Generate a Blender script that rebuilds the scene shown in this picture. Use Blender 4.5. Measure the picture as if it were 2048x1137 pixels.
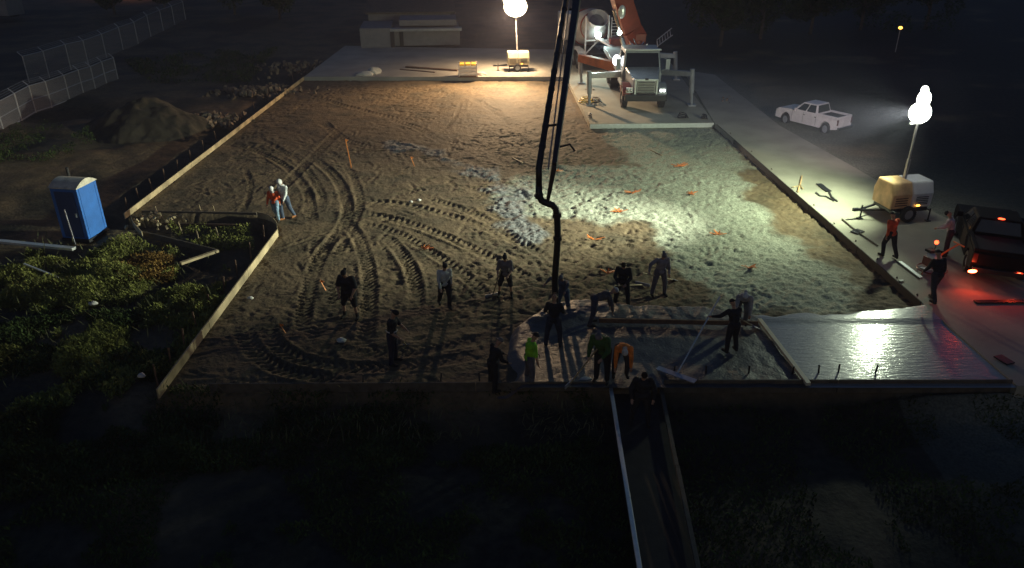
import bpy, bmesh, math, random
import numpy as np
from mathutils import Vector, Matrix, Euler
random.seed(7); rng = np.random.RandomState(11)
R = math.radians
for o in list(bpy.data.objects): bpy.data.objects.remove(o)
scene = bpy.context.scene
COL = scene.collection
# ------------------------------------------------------------------ camera
CAM_H, FPX, PITCH = 12.5, 1550.0, R(26.36)
cam = bpy.data.cameras.new("camera"); camo = bpy.data.objects.new("camera", cam); COL.objects.link(camo)
camo.location = (0, 0, CAM_H); camo.rotation_euler = (R(90) - PITCH, 0, 0)
cam.sensor_width = 36; cam.lens = FPX / 2048 * 36; cam.clip_end = 900; cam.clip_start = .1
scene.camera = camo
# ------------------------------------------------------------------ world (night)
w = bpy.data.worlds.new("World"); scene.world = w; w.use_nodes = True
nt = w.node_tree; bg = nt.nodes['Background']
sky = nt.nodes.new('ShaderNodeTexSky'); sky.sky_type = 'NISHITA'; sky.sun_disc = False
sky.sun_elevation = R(2); sky.sun_rotation = R(200)
tint = nt.nodes.new('ShaderNodeMix'); tint.data_type = 'RGBA'; tint.blend_type = 'MULTIPLY'; tint.inputs[0].default_value = 1; tint.inputs[7].default_value = (.5, .8, 1.6, 1)
nt.links.new(sky.outputs[0], tint.inputs[6]); nt.links.new(tint.outputs[2], bg.inputs[0]); bg.inputs[1].default_value = 0.055
sn = bpy.data.lights.new("moon", 'SUN'); sn.energy = .012; sn.angle = R(2); sn.color = (.6, .75, 1)
sno = bpy.data.objects.new("moon", sn); COL.objects.link(sno); sno.rotation_euler = (R(50), 0, R(20))
scene.view_settings.view_transform = 'Standard'; scene.view_settings.look = 'None'
scene.view_settings.exposure = 0; scene.view_settings.gamma = 1
scene.cycles.volume_bounces = 0; scene.cycles.max_bounces = 6
# ------------------------------------------------------------------ pixel to ground (for reading positions off the photograph)
def P(px, py, z=0.0):
    a = PITCH; dx = (px - 1024) / FPX; dy = (568.5 - py) / FPX
    fw = Vector((0, math.cos(a), -math.sin(a))); up = Vector((0, math.sin(a), math.cos(a)))
    d = fw + Vector((dx, 0, 0)) + up * dy
    t = (z - CAM_H) / d.z
    return Vector((d.x * t, d.y * t, z))
def PY(px, py, Y):          # the point seen at a pixel, at depth Y
    a = PITCH; dx = (px - 1024) / FPX; dy = (568.5 - py) / FPX
    d = Vector((dx, math.cos(a) + math.sin(a) * dy, -math.sin(a) + math.cos(a) * dy))
    t = Y / d.y
    return Vector((d.x * t, Y, CAM_H + d.z * t))
# ------------------------------------------------------------------ lamps: the two light towers
TR = P(1795, 432, .3)      # right tower base
TF = P(1036, 141, .3)      # far tower base
LR = PY(1840, 226, TR.y); LF = PY(1031, 14, TF.y)
def spot(name, loc, aim, energy, color, size, blend, radius=.25):
    l = bpy.data.lights.new(name, 'SPOT'); l.energy = energy; l.color = color; l.spot_size = R(size); l.spot_blend = blend
    l.shadow_soft_size = radius
    o = bpy.data.objects.new(name, l); COL.objects.link(o); o.location = loc
    o.rotation_euler = (Vector(aim) - Vector(loc)).to_track_quat('-Z', 'Y').to_euler()
    return o
COOL = (.86, 1, .70); WARM = (1, .68, .38)
spot("tower_flood_lamp", LR + Vector((-.34, -.5, .02)), P(1220, 352), 7000, COOL, 142, .95, .18)
spot("tower_flood_lamp", LR + Vector((-.2, -.55, -.05)), P(1490, 610), 1500, COOL, 76, 1, .2)
spot("tower_mid_throw_lamp", LR + Vector((-.36, -.45, .1)), P(1150, 365), 1500, (.88, 1, .78), 66, 1, .18)
spot("tower_long_throw_lamp", LR + Vector((-.3, -.48, .18)), P(400, 430), 45000, (.93, 1, .80), 51, 1, .18)
spot("far_tower_flood_lamp", LF + Vector((-.3, -1.2, -.25)), P(860, 290), 15000, WARM, 130, .8, .3)
spot("far_tower_flood_lamp", LF + Vector((.2, -1.15, -.25)), P(1420, 200), 2600, (1, .72, .55), 90, .9, .3)
spot("tower_spill_lamp", LR + Vector((.1, .5, .1)), P(1640, 236, 1), 2700, (1, .82, .84), 62, 1, .2)
spot("far_tower_flood_lamp", LF + Vector((0, -.3, -1.0)), LF + Vector((-1.5, -1.2, -6)), 4200, WARM, 140, .9, .3)
# ------------------------------------------------------------------ materials
def M(name, col, rough=.7, metal=0, var=.25, scale=6, bump=0, bscale=40, emis=0, ecol=None, coat=0, spec=.5, alpha=1, trans=0):
    m = bpy.data.materials.new(name); m.use_nodes = True; n = m.node_tree.nodes; L = m.node_tree.links
    b = n['Principled BSDF']
    tc = n.new('ShaderNodeTexCoord'); nz = n.new('ShaderNodeTexNoise'); nz.inputs['Scale'].default_value = scale; nz.inputs['Detail'].default_value = 6
    L.new(tc.outputs['Object'], nz.inputs['Vector'])
    r = n.new('ShaderNodeValToRGB'); r.color_ramp.elements[0].position = .3; r.color_ramp.elements[1].position = .72
    c = Vector(col); r.color_ramp.elements[0].color = (*(c * (1 - var)), 1); r.color_ramp.elements[1].color = (*(c * (1 + var * .6)), 1)
    L.new(nz.outputs['Fac'], r.inputs[0]); L.new(r.outputs[0], b.inputs['Base Color'])
    b.inputs['Roughness'].default_value = rough; b.inputs['Metallic'].default_value = metal
    b.inputs['Specular IOR Level'].default_value = spec
    b.inputs['Coat Weight'].default_value = coat
    if bump:
        n2 = n.new('ShaderNodeTexNoise'); n2.inputs['Scale'].default_value = bscale; n2.inputs['Detail'].default_value = 5
        L.new(tc.outputs['Object'], n2.inputs['Vector'])
        bp = n.new('ShaderNodeBump'); bp.inputs['Strength'].default_value = bump; bp.inputs['Distance'].default_value = .02
        L.new(n2.outputs['Fac'], bp.inputs['Height']); L.new(bp.outputs[0], b.inputs['Normal'])
    if emis:
        b.inputs['Emission Color'].default_value = (*(ecol or col), 1); b.inputs['Emission Strength'].default_value = emis
    return m
MT = dict(
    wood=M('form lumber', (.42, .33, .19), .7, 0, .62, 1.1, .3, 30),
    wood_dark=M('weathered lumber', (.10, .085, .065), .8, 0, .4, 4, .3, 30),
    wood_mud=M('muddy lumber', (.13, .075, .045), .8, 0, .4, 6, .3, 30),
    shade_blk=M('shade-black surface', (.022, .019, .016), .8, 0, .4, 4, .3, 30),  # near-black tone with the shade of unlit faces put into the colour
    lath=M('orange lath', (.75, .25, .06), .6, 0, .2),
    galv=M('galvanised steel', (.45, .44, .47), .45, .6, .2),
    chrome=M('chrome', (.7, .7, .72), .2, 1, .1),
    alu=M('aluminium', (.75, .78, .76), .35, .5, .1),
    white=M('white paint', (.72, .70, .70), .4, 0, .12, 3, coat=.3),
    cream=M('cream paint', (.66, .60, .42), .45, 0, .18, 3),
    steelgrey=M('grey painted steel', (.30, .33, .36), .4, .2, .2, 3, coat=.2),
    darkpaint=M('dark vehicle paint', (.004, .004, .005), .8, 0, .2, spec=.2),
    black=M('black rubber', (.018, .018, .019), .75, 0, .3),
    blacksteel=M('black steel', (.03, .03, .034), .45, .3, .3),
    glass=M('dark glass', (.012, .014, .017), .08, 0, .1, spec=.6),
    reddark=M('unlit red lens', (.08, .008, .006), .3, 0, .1),
    red=M('red boom paint', (.24, .038, .022), .45, 0, .25, 2, coat=.2),
    orange=M('orange paint', (.70, .20, .035), .5, 0, .25, 3),
    amber=M('amber body paint', (.68, .44, .22), .5, 0, .35, 2.2),
    orange2=M('worn orange paint', (.36, .10, .03), .6, 0, .4, 2),
    dirtywhite=M('dusty white paint', (.36, .35, .36), .6, 0, .35, 1.5),
    yellow=M('yellow paint', (.72, .48, .06), .5, 0, .2),
    blue=M('blue plastic', (.025, .15, .5), .5, 0, .18, 2),
    bluedark=M('dark blue plastic', (.015, .05, .15), .5, 0, .18, 2),
    roofw=M('ribbed white plastic', (.62, .58, .46), .6, 0, .3, 5),
    lamp_w=M('lit lamp head', (1, 1, .9), .5, emis=18, ecol=(.93, 1, .82)),
    lamp_o=M('lit warm lamp head', (1, .9, .7), .5, emis=14, ecol=(1, .80, .50)),
    work=M('lit work lamp', (1, 1, 1), .5, emis=40, ecol=(.8, 1, .9)),
    small=M('lit small lamp', (1, 1, 1), .5, emis=6, ecol=(.9, .95, 1)),
    tail=M('lit tail lamp', (1, .05, .02), .5, emis=7, ecol=(1, .07, .02)),
    tail2=M('lit bright tail lamp', (1, .1, .05), .5, emis=40, ecol=(1, .10, .03)),
    marker=M('lit amber marker', (1, .4, .05), .5, emis=6, ecol=(1, .42, .06)),
    skin=M('skin', (.36, .21, .14), .55, 0, .12, 8),
    dark_eye=M('eye', (.02, .02, .02), .4),
    boomdark=M('dark boom paint', (.05, .05, .055), .35, .3, .3, 2),
    hose=M('hose rubber', (.012, .012, .013), .45, 0, .3, 3),
)
# ------------------------------------------------------------------ mesh builder
class MB:
    def __init__(s): s.v = []; s.f = []; s.m = []; s.cur = 0
    def add(s, vs, fs):
        k = len(s.v); s.v += [tuple(v) for v in vs]; s.f += [tuple(i + k for i in f) for f in fs]; s.m += [s.cur] * len(fs); return s
    def box(s, c, d, rz=0, rot=None):
        c = Vector(c); Rm = (rot if rot is not None else Matrix.Rotation(rz, 3, 'Z'))
        vs = [c + Rm @ Vector((x * d[0] / 2, y * d[1] / 2, z * d[2] / 2)) for z in (-1, 1) for y in (-1, 1) for x in (-1, 1)]
        return s.add(vs, [(0, 2, 3, 1), (4, 5, 7, 6), (0, 1, 5, 4), (2, 6, 7, 3), (0, 4, 6, 2), (1, 3, 7, 5)])
    def beam(s, a, b, w_, h, roll=0, w2=None, h2=None):
        a = Vector(a); b = Vector(b); d = (b - a).normalized(); up = Vector((0, 0, 1)) if abs(d.z) < .97 else Vector((0, 1, 0))
        x = d.cross(up).normalized(); z = x.cross(d).normalized()
        if roll: q = Matrix.Rotation(roll, 3, d); x = q @ x; z = q @ z
        w2 = w2 or w_; h2 = h2 or h
        vs = [a + x * i * w_ / 2 + z * j * h / 2 for i, j in ((-1, -1), (1, -1), (1, 1), (-1, 1))] + [b + x * i * w2 / 2 + z * j * h2 / 2 for i, j in ((-1, -1), (1, -1), (1, 1), (-1, 1))]
        return s.add(vs, [(3, 2, 1, 0), (4, 5, 6, 7), (0, 1, 5, 4), (1, 2, 6, 5), (2, 3, 7, 6), (3, 0, 4, 7)])
    def cone(s, a, b, ra, rb, n=12, caps=True):
        a = Vector(a); b = Vector(b); d = (b - a).normalized(); up = Vector((0, 0, 1)) if abs(d.z) < .97 else Vector((0, 1, 0))
        x = d.cross(up).normalized(); z = x.cross(d).normalized()
        vs = [p + (x * math.cos(t) + z * math.sin(t)) * r for p, r in ((a, ra), (b, rb)) for t in [2 * math.pi * i / n for i in range(n)]]
        fs = [(i, (i + 1) % n, n + (i + 1) % n, n + i) for i in range(n)]
        if caps: fs += [tuple(range(n - 1, -1, -1)), tuple(range(n, 2 * n))]
        return s.add(vs, fs)
    def tube(s, pts, r, n=10):
        pts = [Vector(p) for p in pts]; vs = []; fs = []; x = None
        for i, p in enumerate(pts):
            d = (pts[min(i + 1, len(pts) - 1)] - pts[max(i - 1, 0)]).normalized()
            if x is None: x = d.cross(Vector((0, 0, 1)) if abs(d.z) < .9 else Vector((0, 1, 0))).normalized()
            x = (x - d * x.dot(d)).normalized(); z = x.cross(d)
            rr = r[i] if isinstance(r, (list, tuple)) else r
            vs += [p + (x * math.cos(2 * math.pi * k / n) + z * math.sin(2 * math.pi * k / n)) * rr for k in range(n)]
        for i in range(len(pts) - 1):
            fs += [(i * n + k, i * n + (k + 1) % n, (i + 1) * n + (k + 1) % n, (i + 1) * n + k) for k in range(n)]
        fs += [tuple(range(n - 1, -1, -1)), tuple(range((len(pts) - 1) * n, len(pts) * n))]
        return s.add(vs, fs)
    def ball(s, c, r, n=12, m=8, rot=None):
        c = Vector(c); r = Vector((r, r, r)) if isinstance(r, (int, float)) else Vector(r); vs = []; fs = []
        q = rot or Matrix.Identity(3)
        vs.append(c + q @ Vector((0, 0, -r.z)))
        for j in range(1, m):
            t = -math.pi / 2 + math.pi * j / m
            vs += [c + q @ Vector((r.x * math.cos(t) * math.cos(2 * math.pi * i / n), r.y * math.cos(t) * math.sin(2 * math.pi * i / n), r.z * math.sin(t))) for i in range(n)]
        vs.append(c + q @ Vector((0, 0, r.z))); e = len(vs) - 1
        for i in range(n):
            fs.append((0, 1 + (i + 1) % n, 1 + i)); fs.append((e, e - n + i, e - n + (i + 1) % n))
        for j in range(m - 2):
            fs += [(1 + j * n + i, 1 + j * n + (i + 1) % n, 1 + (j + 1) * n + (i + 1) % n, 1 + (j + 1) * n + i) for i in range(n)]
        return s.add(vs, fs)
    def extr(s, prof, x0, x1):       # (y,z) outline swept along x
        n = len(prof); vs = [(x0, y, z) for y, z in prof] + [(x1, y, z) for y, z in prof]
        fs = [(i, (i + 1) % n, n + (i + 1) % n, n + i) for i in range(n)] + [tuple(range(n - 1, -1, -1)), tuple(range(n, 2 * n))]
        return s.add(vs, fs)
    def prism(s, poly, z0, z1):
        n = len(poly); vs = [(p[0], p[1], z0) for p in poly] + [(p[0], p[1], z1) for p in poly]
        fs = [(i, (i + 1) % n, n + (i + 1) % n, n + i) for i in range(n)] + [tuple(range(n - 1, -1, -1)), tuple(range(n, 2 * n))]
        return s.add(vs, fs)
    def quadpanel(s, q, t=.01):       # four corners, thin plate
        q = [Vector(p) for p in q]; nn = (q[1] - q[0]).cross(q[3] - q[0]).normalized() * t
        return s.add([p - nn for p in q] + [p + nn for p in q], [(3, 2, 1, 0), (4, 5, 6, 7), (0, 1, 5, 4), (1, 2, 6, 5), (2, 3, 7, 6), (3, 0, 4, 7)])
    def mesh(s, name, mats):
        me = bpy.data.meshes.new(name); me.from_pydata(s.v, [], s.f)
        for m in (mats if isinstance(mats, (list, tuple)) else [mats]): me.materials.append(m)
        me.polygons.foreach_set('material_index', s.m); me.update()
        bm = bmesh.new(); bm.from_mesh(me); bmesh.ops.recalc_face_normals(bm, faces=bm.faces); bm.to_mesh(me); bm.free()
        return me
    def build(s, name, mats, parent=None, smooth=False, bevel=0):
        me = s.mesh(name, mats); o = bpy.data.objects.new(name, me); COL.objects.link(o)
        if parent: o.parent = parent
        if smooth:
            me.polygons.foreach_set('use_smooth', [True] * len(me.polygons))
            if smooth == 2:
                es = o.modifiers.new('es', 'EDGE_SPLIT'); es.split_angle = R(40)
        if bevel:
            b = o.modifiers.new('bev', 'BEVEL'); b.width = bevel; b.segments = 2; b.limit_method = 'ANGLE'; b.angle_limit = R(35)
        return o
def tag(o, label=None, cat=None, group=None, kind=None):
    if label: o['label'] = label
    if cat: o['category'] = cat
    if group: o['group'] = group
    if kind: o['kind'] = kind
    return o
def empty(name, loc, rz=0, sc=1, label=None, cat=None, group=None):
    o = bpy.data.objects.new(name, None); COL.objects.link(o); o.location = loc; o.rotation_euler = (0, 0, rz); o.scale = (sc,) * 3
    o.empty_display_size = .2
    return tag(o, label, cat, group)
def clone(root, loc=None, rz=None, label=None, group=None):
    c = root.copy(); COL.objects.link(c)
    if loc is not None: c.location = loc
    if rz is not None: c.rotation_euler = (0, 0, rz)
    if label: c['label'] = label
    if group: c['group'] = group
    for ch in root.children:
        d = ch.copy(); COL.objects.link(d); d.parent = c
        for g in ch.children:
            e = g.copy(); COL.objects.link(e); e.parent = d
    return c
# ------------------------------------------------------------------ noise and distances on arrays
_lat = {}
def vnoise(x, y, f, seed=0):
    if seed not in _lat: _lat[seed] = np.random.RandomState(100 + seed).rand(256, 256)
    g = _lat[seed]; X = x * f + 1000.3; Y = y * f + 1000.7
    xi = np.floor(X).astype(int); yi = np.floor(Y).astype(int); u = X - xi; v = Y - yi
    u = u * u * (3 - 2 * u); v = v * v * (3 - 2 * v)
    a = g[xi % 256, yi % 256]; b = g[(xi + 1) % 256, yi % 256]; c = g[xi % 256, (yi + 1) % 256]; d = g[(xi + 1) % 256, (yi + 1) % 256]
    return (a * (1 - u) + b * u) * (1 - v) + (c * (1 - u) + d * u) * v - .5
def fbm(x, y, f, octv=4, seed=0, gain=.5):
    r = 0; a = 1
    for i in range(octv): r = r + a * vnoise(x, y, f, seed + i); f *= 2.03; a *= gain
    return r
def sstep(a, b, x): t = np.clip((x - a) / (b - a), 0, 1); return t * t * (3 - 2 * t)
def sdpoly(x, y, poly):                       # positive inside
    d = np.full(x.shape, 1e9); ins = np.zeros(x.shape, bool); n = len(poly)
    for i in range(n):
        ax, ay = poly[i][:2]; bx, by = poly[(i + 1) % n][:2]
        ex, ey = bx - ax, by - ay; t = np.clip(((x - ax) * ex + (y - ay) * ey) / (ex * ex + ey * ey + 1e-9), 0, 1)
        d = np.minimum(d, np.hypot(x - ax - t * ex, y - ay - t * ey))
        c = ((ay > y) != (by > y)); xi = ax + (y - ay) * ex / (ey if abs(ey) > 1e-9 else 1e-9); ins ^= (c & (x < xi))
    return np.where(ins, d, -d)
def polyl(x, y, pts):                          # distance, arclength, side offset
    D = np.full(x.shape, 1e9); S = np.zeros(x.shape); O = np.zeros(x.shape); acc = 0
    for (ax, ay), (bx, by) in zip(pts[:-1], pts[1:]):
        ex, ey = bx - ax, by - ay; l = math.hypot(ex, ey) + 1e-9; t = np.clip(((x - ax) * ex + (y - ay) * ey) / (l * l), 0, 1)
        dx, dy = x - ax - t * ex, y - ay - t * ey; d = np.hypot(dx, dy); sd = (dx * ey - dy * ex) / l
        k = d < D; D = np.where(k, d, D); S = np.where(k, acc + t * l, S); O = np.where(k, np.sign(sd) * d, O); acc += l
    return D, S, O, acc
def smooth_line(pp, n=8):                      # Catmull-Rom through points
    pp = [np.array(p[:2], float) for p in pp]; q = [2 * pp[0] - pp[1]] + pp + [2 * pp[-1] - pp[-2]]; out = []
    for i in range(1, len(q) - 2):
        for k in range(n):
            t = k / n; out.append(.5 * (2 * q[i] + (q[i + 1] - q[i - 1]) * t + (2 * q[i - 1] - 5 * q[i] + 4 * q[i + 1] - q[i + 2]) * t * t + (3 * q[i] - q[i - 1] - 3 * q[i + 1] + q[i + 2]) * t ** 3))
    out.append(q[-2]); return [tuple(p) for p in out]
G = lambda pts, z=0: [tuple(P(a, b, z)[:2]) for a, b in pts]
SZ = .3                                         # slab level above the dirt pad
# plan of the site, read off the photograph
padpoly = G([(608, 155), (1135, 155), (1178, 254), (1432, 250), (1862, 622)], 0) + G([(2010, 774), (312, 792), (557, 462), (530, 432), (250, 432)], 0)
gravelpoly = G([(1205, 255), (1430, 255), (1500, 335), (1448, 347), (1495, 372), (1478, 398), (1520, 425), (1560, 470), (1640, 520), (1700, 575), (1690, 625), (1440, 640), (1420, 580), (1330, 525), (1290, 450), (1230, 445), (1130, 440), (1090, 432), (1000, 425), (980, 405), (1040, 352), (1110, 335), (1240, 337), (1262, 330), (1232, 297)])
TRACKS = [  # px line, half width, depth, lug spacing
    ([(470, 285), (545, 318), (585, 345), (612, 380), (622, 415), (625, 450)], .22, .06, .22),
    ([(505, 270), (590, 318), (620, 350), (640, 385), (648, 415)], .2, .05, .22),
    ([(600, 300), (650, 335), (678, 365), (693, 405), (693, 435), (678, 465), (648, 500), (628, 540), (612, 600), (600, 680)], .27, .075, .2),
    ([(640, 290), (690, 330), (712, 370), (720, 410), (706, 450), (690, 480), (665, 530)], .2, .04, .25),
    ([(690, 440), (715, 475), (732, 520), (738, 570), (736, 640), (725, 700)], .27, .07, .2),
    ([(770, 470), (800, 505), (822, 540), (832, 590), (822, 650)], .27, .07, .2),
    ([(705, 400), (800, 408), (900, 432), (1000, 470), (1080, 510)], .25, .05, .28),
    ([(712, 425), (800, 442), (900, 478), (1000, 525), (1075, 570)], .27, .06, .25),
    ([(715, 445), (790, 465), (870, 510), (940, 560), (985, 610)], .25, .05, .25),
    ([(850, 395), (940, 425), (1020, 470), (1110, 530)], .25, .05, .25),
    ([(760, 400), (840, 380), (930, 375), (1000, 400)], .25, .03, .25),
    ([(480, 640), (500, 690), (545, 730), (620, 752), (720, 758)], .3, .09, .2),
    ([(530, 640), (545, 680), (585, 712), (650, 730), (760, 735), (900, 720), (1000, 700)], .28, .06, .22),
    ([(690, 700), (800, 705), (900, 690), (1000, 670)], .28, .05, .22),
    ([(860, 620), (950, 612), (1040, 620)], .28, .04, .2),
    ([(640, 240), (690, 280), (760, 300)], .3, .06, .25),
    ([(760, 235), (830, 255), (900, 290), (960, 300)], .3, .04, .25),
    ([(690, 250), (640, 300), (560, 380), (520, 420)], .3, .06, .22),
    ([(620, 190), (700, 215), (820, 240), (900, 230)], .25, .05, .3),
    ([(930, 190), (1000, 230), (1060, 290), (1080, 320)], .25, .03, .3),
    ([(650, 600), (640, 650), (600, 700)], .25, .04, .22),
]
_tr = random.Random(5)
for _k in range(26):            # fainter older wheel marks crossing the pad
    _x, _y = _tr.uniform(480, 1050), _tr.uniform(230, 700); _a = _tr.uniform(-.5, 1.2) if _x > 700 else _tr.uniform(.8, 2.2); _l = _tr.uniform(60, 190); _c = _tr.uniform(-.9, .9)
    TRACKS.insert(0, ([(_x + _l * t * math.cos(_a + _c * t), _y + _l * .6 * t * math.sin(_a + _c * t)) for t in (0, .33, .66, 1)], _tr.uniform(.12, .24), _tr.uniform(.022, .045), _tr.uniform(.16, .3)))
DITCH = [([(620, 140), (520, 215), (400, 300), (300, 372), (225, 425)], .75, .55),
         ([(262, 432), (330, 428), (440, 428), (515, 436), (538, 462), (510, 510), (470, 580), (425, 645), (370, 725), (330, 780)], .55, .5),
         ([(270, 455), (330, 480), (400, 505), (450, 520)], .45, .4),
         ([(110, 235), (180, 222), (235, 232)], 1.6, .7), ([(190, 285), (100, 275), (30, 290)], 1.5, .3)]
def hbase(x, y):
    pad = sdpoly(x, y, padpoly); inside = sstep(-.25, .1, pad)
    right = sstep(9.5, 12.5, x - (0 * y)) * sstep(-.2, .3, -pad)
    out = -.3 + .22 * fbm(x, y, .12, 3, 5) + .09 * fbm(x, y, .7, 4, 9)
    leftfar = sstep(14, 30, -x) * sstep(26, 60, y); out = out + leftfar * (.5 + .5 * fbm(x, y, .1, 3, 30))
    front = sstep(19, 17, y); out = out - front * .35
    rlev = sstep(9, 12.5, x + .0 * y) * sstep(17.5, 19, y) * sstep(-.02, -.3, pad); out = out * (1 - rlev) + rlev * (.255 + .05 * fbm(x, y, .5, 3, 3))
    top = sstep(60, 64, y); out = out * (1 - top * .7)
    ins = .02 * fbm(x, y, .25, 3, 1) + .03 * fbm(x, y, 1.2, 4, 2, .5)
    return out * (1 - inside) + ins * inside, inside, pad
def ground():
    def axis(a, b, c, d, fine, grow, far):
        mid = list(np.arange(b, c, fine)); lo = []; s_ = fine; v = b
        while v > a: s_ *= grow; v -= s_; lo.append(v)
        hi = []; s_ = fine; v = c
        while v < d: s_ *= grow; v += s_; hi.append(v)
        return np.array(lo[::-1] + mid + hi)
    xs = axis(-160, -19, 14.5, 170, .072, 1.045, 0)
    ys = []; v = 17.2
    while v < 62: ys.append(v); v += .055 + .0018 * (v - 17)
    lo = []; s_ = .07; v = 17.2
    while v > -10: s_ = min(s_ * 1.03, .5); v -= s_; lo.append(v)
    s_ = .15; v = ys[-1]; hi = []
    while v < 330: s_ *= 1.04; v += s_; hi.append(v)
    ys = np.array(lo[::-1] + ys + hi)
    X, Y = np.meshgrid(xs, ys); nx, ny = len(xs), len(ys)
    Z, ins, pad = hbase(X, Y)
    for line, wd, dp in DITCH:
        D, S, O, L = polyl(X, Y, smooth_line(G(line, 0), 4)); Z -= dp * np.exp(-(D / wd) ** 2) * (1 - ins)
    # churned dirt: ridged short marks
    wob = fbm(X, Y, .5, 2, 40)
    rid = np.abs(fbm(X * .6 + wob, Y * 1.5 + wob, 1.5, 3, 44)); Z -= ins * .06 * np.exp(-(rid / .05) ** 2) * sstep(-.1, .25, fbm(X, Y, .22, 2, 48))
    # footprints and scuffs
    gx = sdpoly(X, Y, gravelpoly) + .9 * fbm(X, Y, .7, 4, 60); grav = sstep(-.4, .4, gx + .25 * fbm(X, Y, 3, 3, 61))
    def stamp(cx, cy, r, dp, el=1., an=0.):
        i0, i1 = np.searchsorted(ys, (cy - 3 * r * max(el, 1), cy + 3 * r * max(el, 1))); j0, j1 = np.searchsorted(xs, (cx - 3 * r * max(el, 1), cx + 3 * r * max(el, 1)))
        if i1 <= i0 or j1 <= j0: return
        a = X[i0:i1, j0:j1] - cx; b = Y[i0:i1, j0:j1] - cy; u = (a * math.cos(an) + b * math.sin(an)) / (r * el); v = (-a * math.sin(an) + b * math.cos(an)) / r
        q = u * u + v * v; Z[i0:i1, j0:j1] += -dp * np.exp(-q * 1.2) + dp * .55 * np.exp(-(np.sqrt(q) - 1.7) ** 2 * 4)
    for k in range(5200):
        px = rng.uniform(-16, 14); py = rng.uniform(18, 60)
        if k < 2300: px = rng.uniform(-2, 14); py = rng.uniform(22, 47)
        stamp(px, py, rng.uniform(.045, .11), rng.uniform(.006, .032), rng.uniform(1.5, 6), rng.uniform(0, 3.14))
    for line, hw, dp, lug in TRACKS:
        for off in (0,):
            pts = smooth_line(G(line, 0), 8); xa = [p[0] for p in pts]; ya = [p[1] for p in pts]
            i0, i1 = np.searchsorted(ys, (min(ya) - 1.2, max(ya) + 1.2)); j0, j1 = np.searchsorted(xs, (min(xa) - 1.2, max(xa) + 1.2))
            x = X[i0:i1, j0:j1]; y = Y[i0:i1, j0:j1]; D, S, O, L = polyl(x, y, pts)
            fade = sstep(0, 1.5, S) * sstep(0, 1.5, L - S); near = sstep(hw * 1.15, hw * .85, D)
            flat = Z[i0:i1, j0:j1]; rut = -dp * .55 + (.35 * dp + .012) * (.35 + 1.3 * np.clip(fbm(x, y, .9, 2, 160) + .5, 0, 1)) * np.sign(np.sin((S + np.abs(O) * .8) * 2 * math.pi / (lug * 1.25))) * sstep(0, .3, np.abs(np.sin((S + np.abs(O) * .8) * 2 * math.pi / (lug * 1.25))))
            berm = dp * .7 * np.clip(.55 + 1.6 * fbm(x, y, 1.1, 3, 165), 0, 1.6) * np.exp(-((D - hw * 1.25) / (hw * .17)) ** 2)
            Z[i0:i1, j0:j1] = flat * (1 - near * fade * .45) + fade * np.clip(.75 + fbm(x, y, .4, 2, 170), .3, 1) * (rut * near + berm)
    # slurry streak chunks
    D, S, O, L = polyl(X, Y, smooth_line(G([(780, 288), (850, 302), (905, 325), (985, 352), (1010, 395), (1030, 435), (1060, 475)], 0)))
    sl = sstep(1.0, .3, D + 1.3 * fbm(X, Y, .8, 3, 70)); Z += sl * .10 * np.clip(fbm(X, Y, 2.6, 4, 75, .7) + .15, 0, 1)
    Z += grav * .05 * fbm(X * .7, Y * 1.2, 3.2, 3, 80, .7)
    # edge ridge where dirt is thrown up on the gravel border
    Z += .06 * np.exp(-(gx / .18) ** 2) * np.clip(fbm(X, Y, 2, 3, 83) + .3, 0, 1) * ins
    # slabs and paving keep the ground beneath them down
    for poly in SLABS: s_ = sdpoly(X, Y, poly); Z = np.where(s_ > .12, np.minimum(Z, SZ - .08), Z)
    Z += .017 * fbm(X, Y, 4.5, 3, 90, .75) * sstep(66, 50, Y) * (.5 + np.clip(fbm(X, Y, .5, 2, 93) + .5, 0, 1))
    Z = np.where(Y > 150, Z + (Y - 150) * .03, Z)
    n = nx * ny; co = np.empty((n, 3)); co[:, 0] = X.ravel(); co[:, 1] = Y.ravel(); co[:, 2] = Z.ravel()
    me = bpy.data.meshes.new('ground'); me.vertices.add(n); me.vertices.foreach_set('co', co.ravel())
    I, J = np.meshgrid(np.arange(ny - 1), np.arange(nx - 1), indexing='ij'); a = (I * nx + J).ravel()
    f = np.stack([a, a + 1, a + nx + 1, a + nx], 1); nf = len(f)
    me.loops.add(nf * 4); me.loops.foreach_set('vertex_index', f.ravel().astype(np.int32)); me.polygons.add(nf)
    me.polygons.foreach_set('loop_start', np.arange(0, nf * 4, 4, dtype=np.int32)); me.polygons.foreach_set('loop_total', np.full(nf, 4, np.int32))
    me.update(); me.validate(); me.polygons.foreach_set('use_smooth', np.ones(len(me.polygons), bool))
    ca = me.color_attributes.new('mask', 'FLOAT_COLOR', 'POINT')
    veg_dark = (1 - ins) * sstep(-.1, .3, fbm(X, Y, .25, 3, 95) + .25 * sstep(24, 16, Y) + .5 * sstep(9, 13, X))  # plant cover, pushed on at the near side to paint the foreground dark
    light_fade = .7 * np.exp(-np.clip(-sdpoly(X, Y, pave), 0, 50) / 2.5) * (X > 11) * (1 - ins)  # pale fade past the pavement, painting the soft falloff of the light
    cc = np.stack([np.maximum(grav * ins, light_fade), np.clip(sl, 0, 1), veg_dark, ins], -1).reshape(-1, 4); ca.data.foreach_set('color', cc.ravel())
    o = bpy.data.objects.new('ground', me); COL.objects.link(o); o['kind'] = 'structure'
    m = bpy.data.materials.new('site soil'); m.use_nodes = True; N = m.node_tree.nodes; L = m.node_tree.links; b = N['Principled BSDF']; me.materials.append(m)
    at = N.new('ShaderNodeAttribute'); at.attribute_name = 'mask'; sp = N.new('ShaderNodeSeparateColor'); L.new(at.outputs['Color'], sp.inputs[0])
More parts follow.
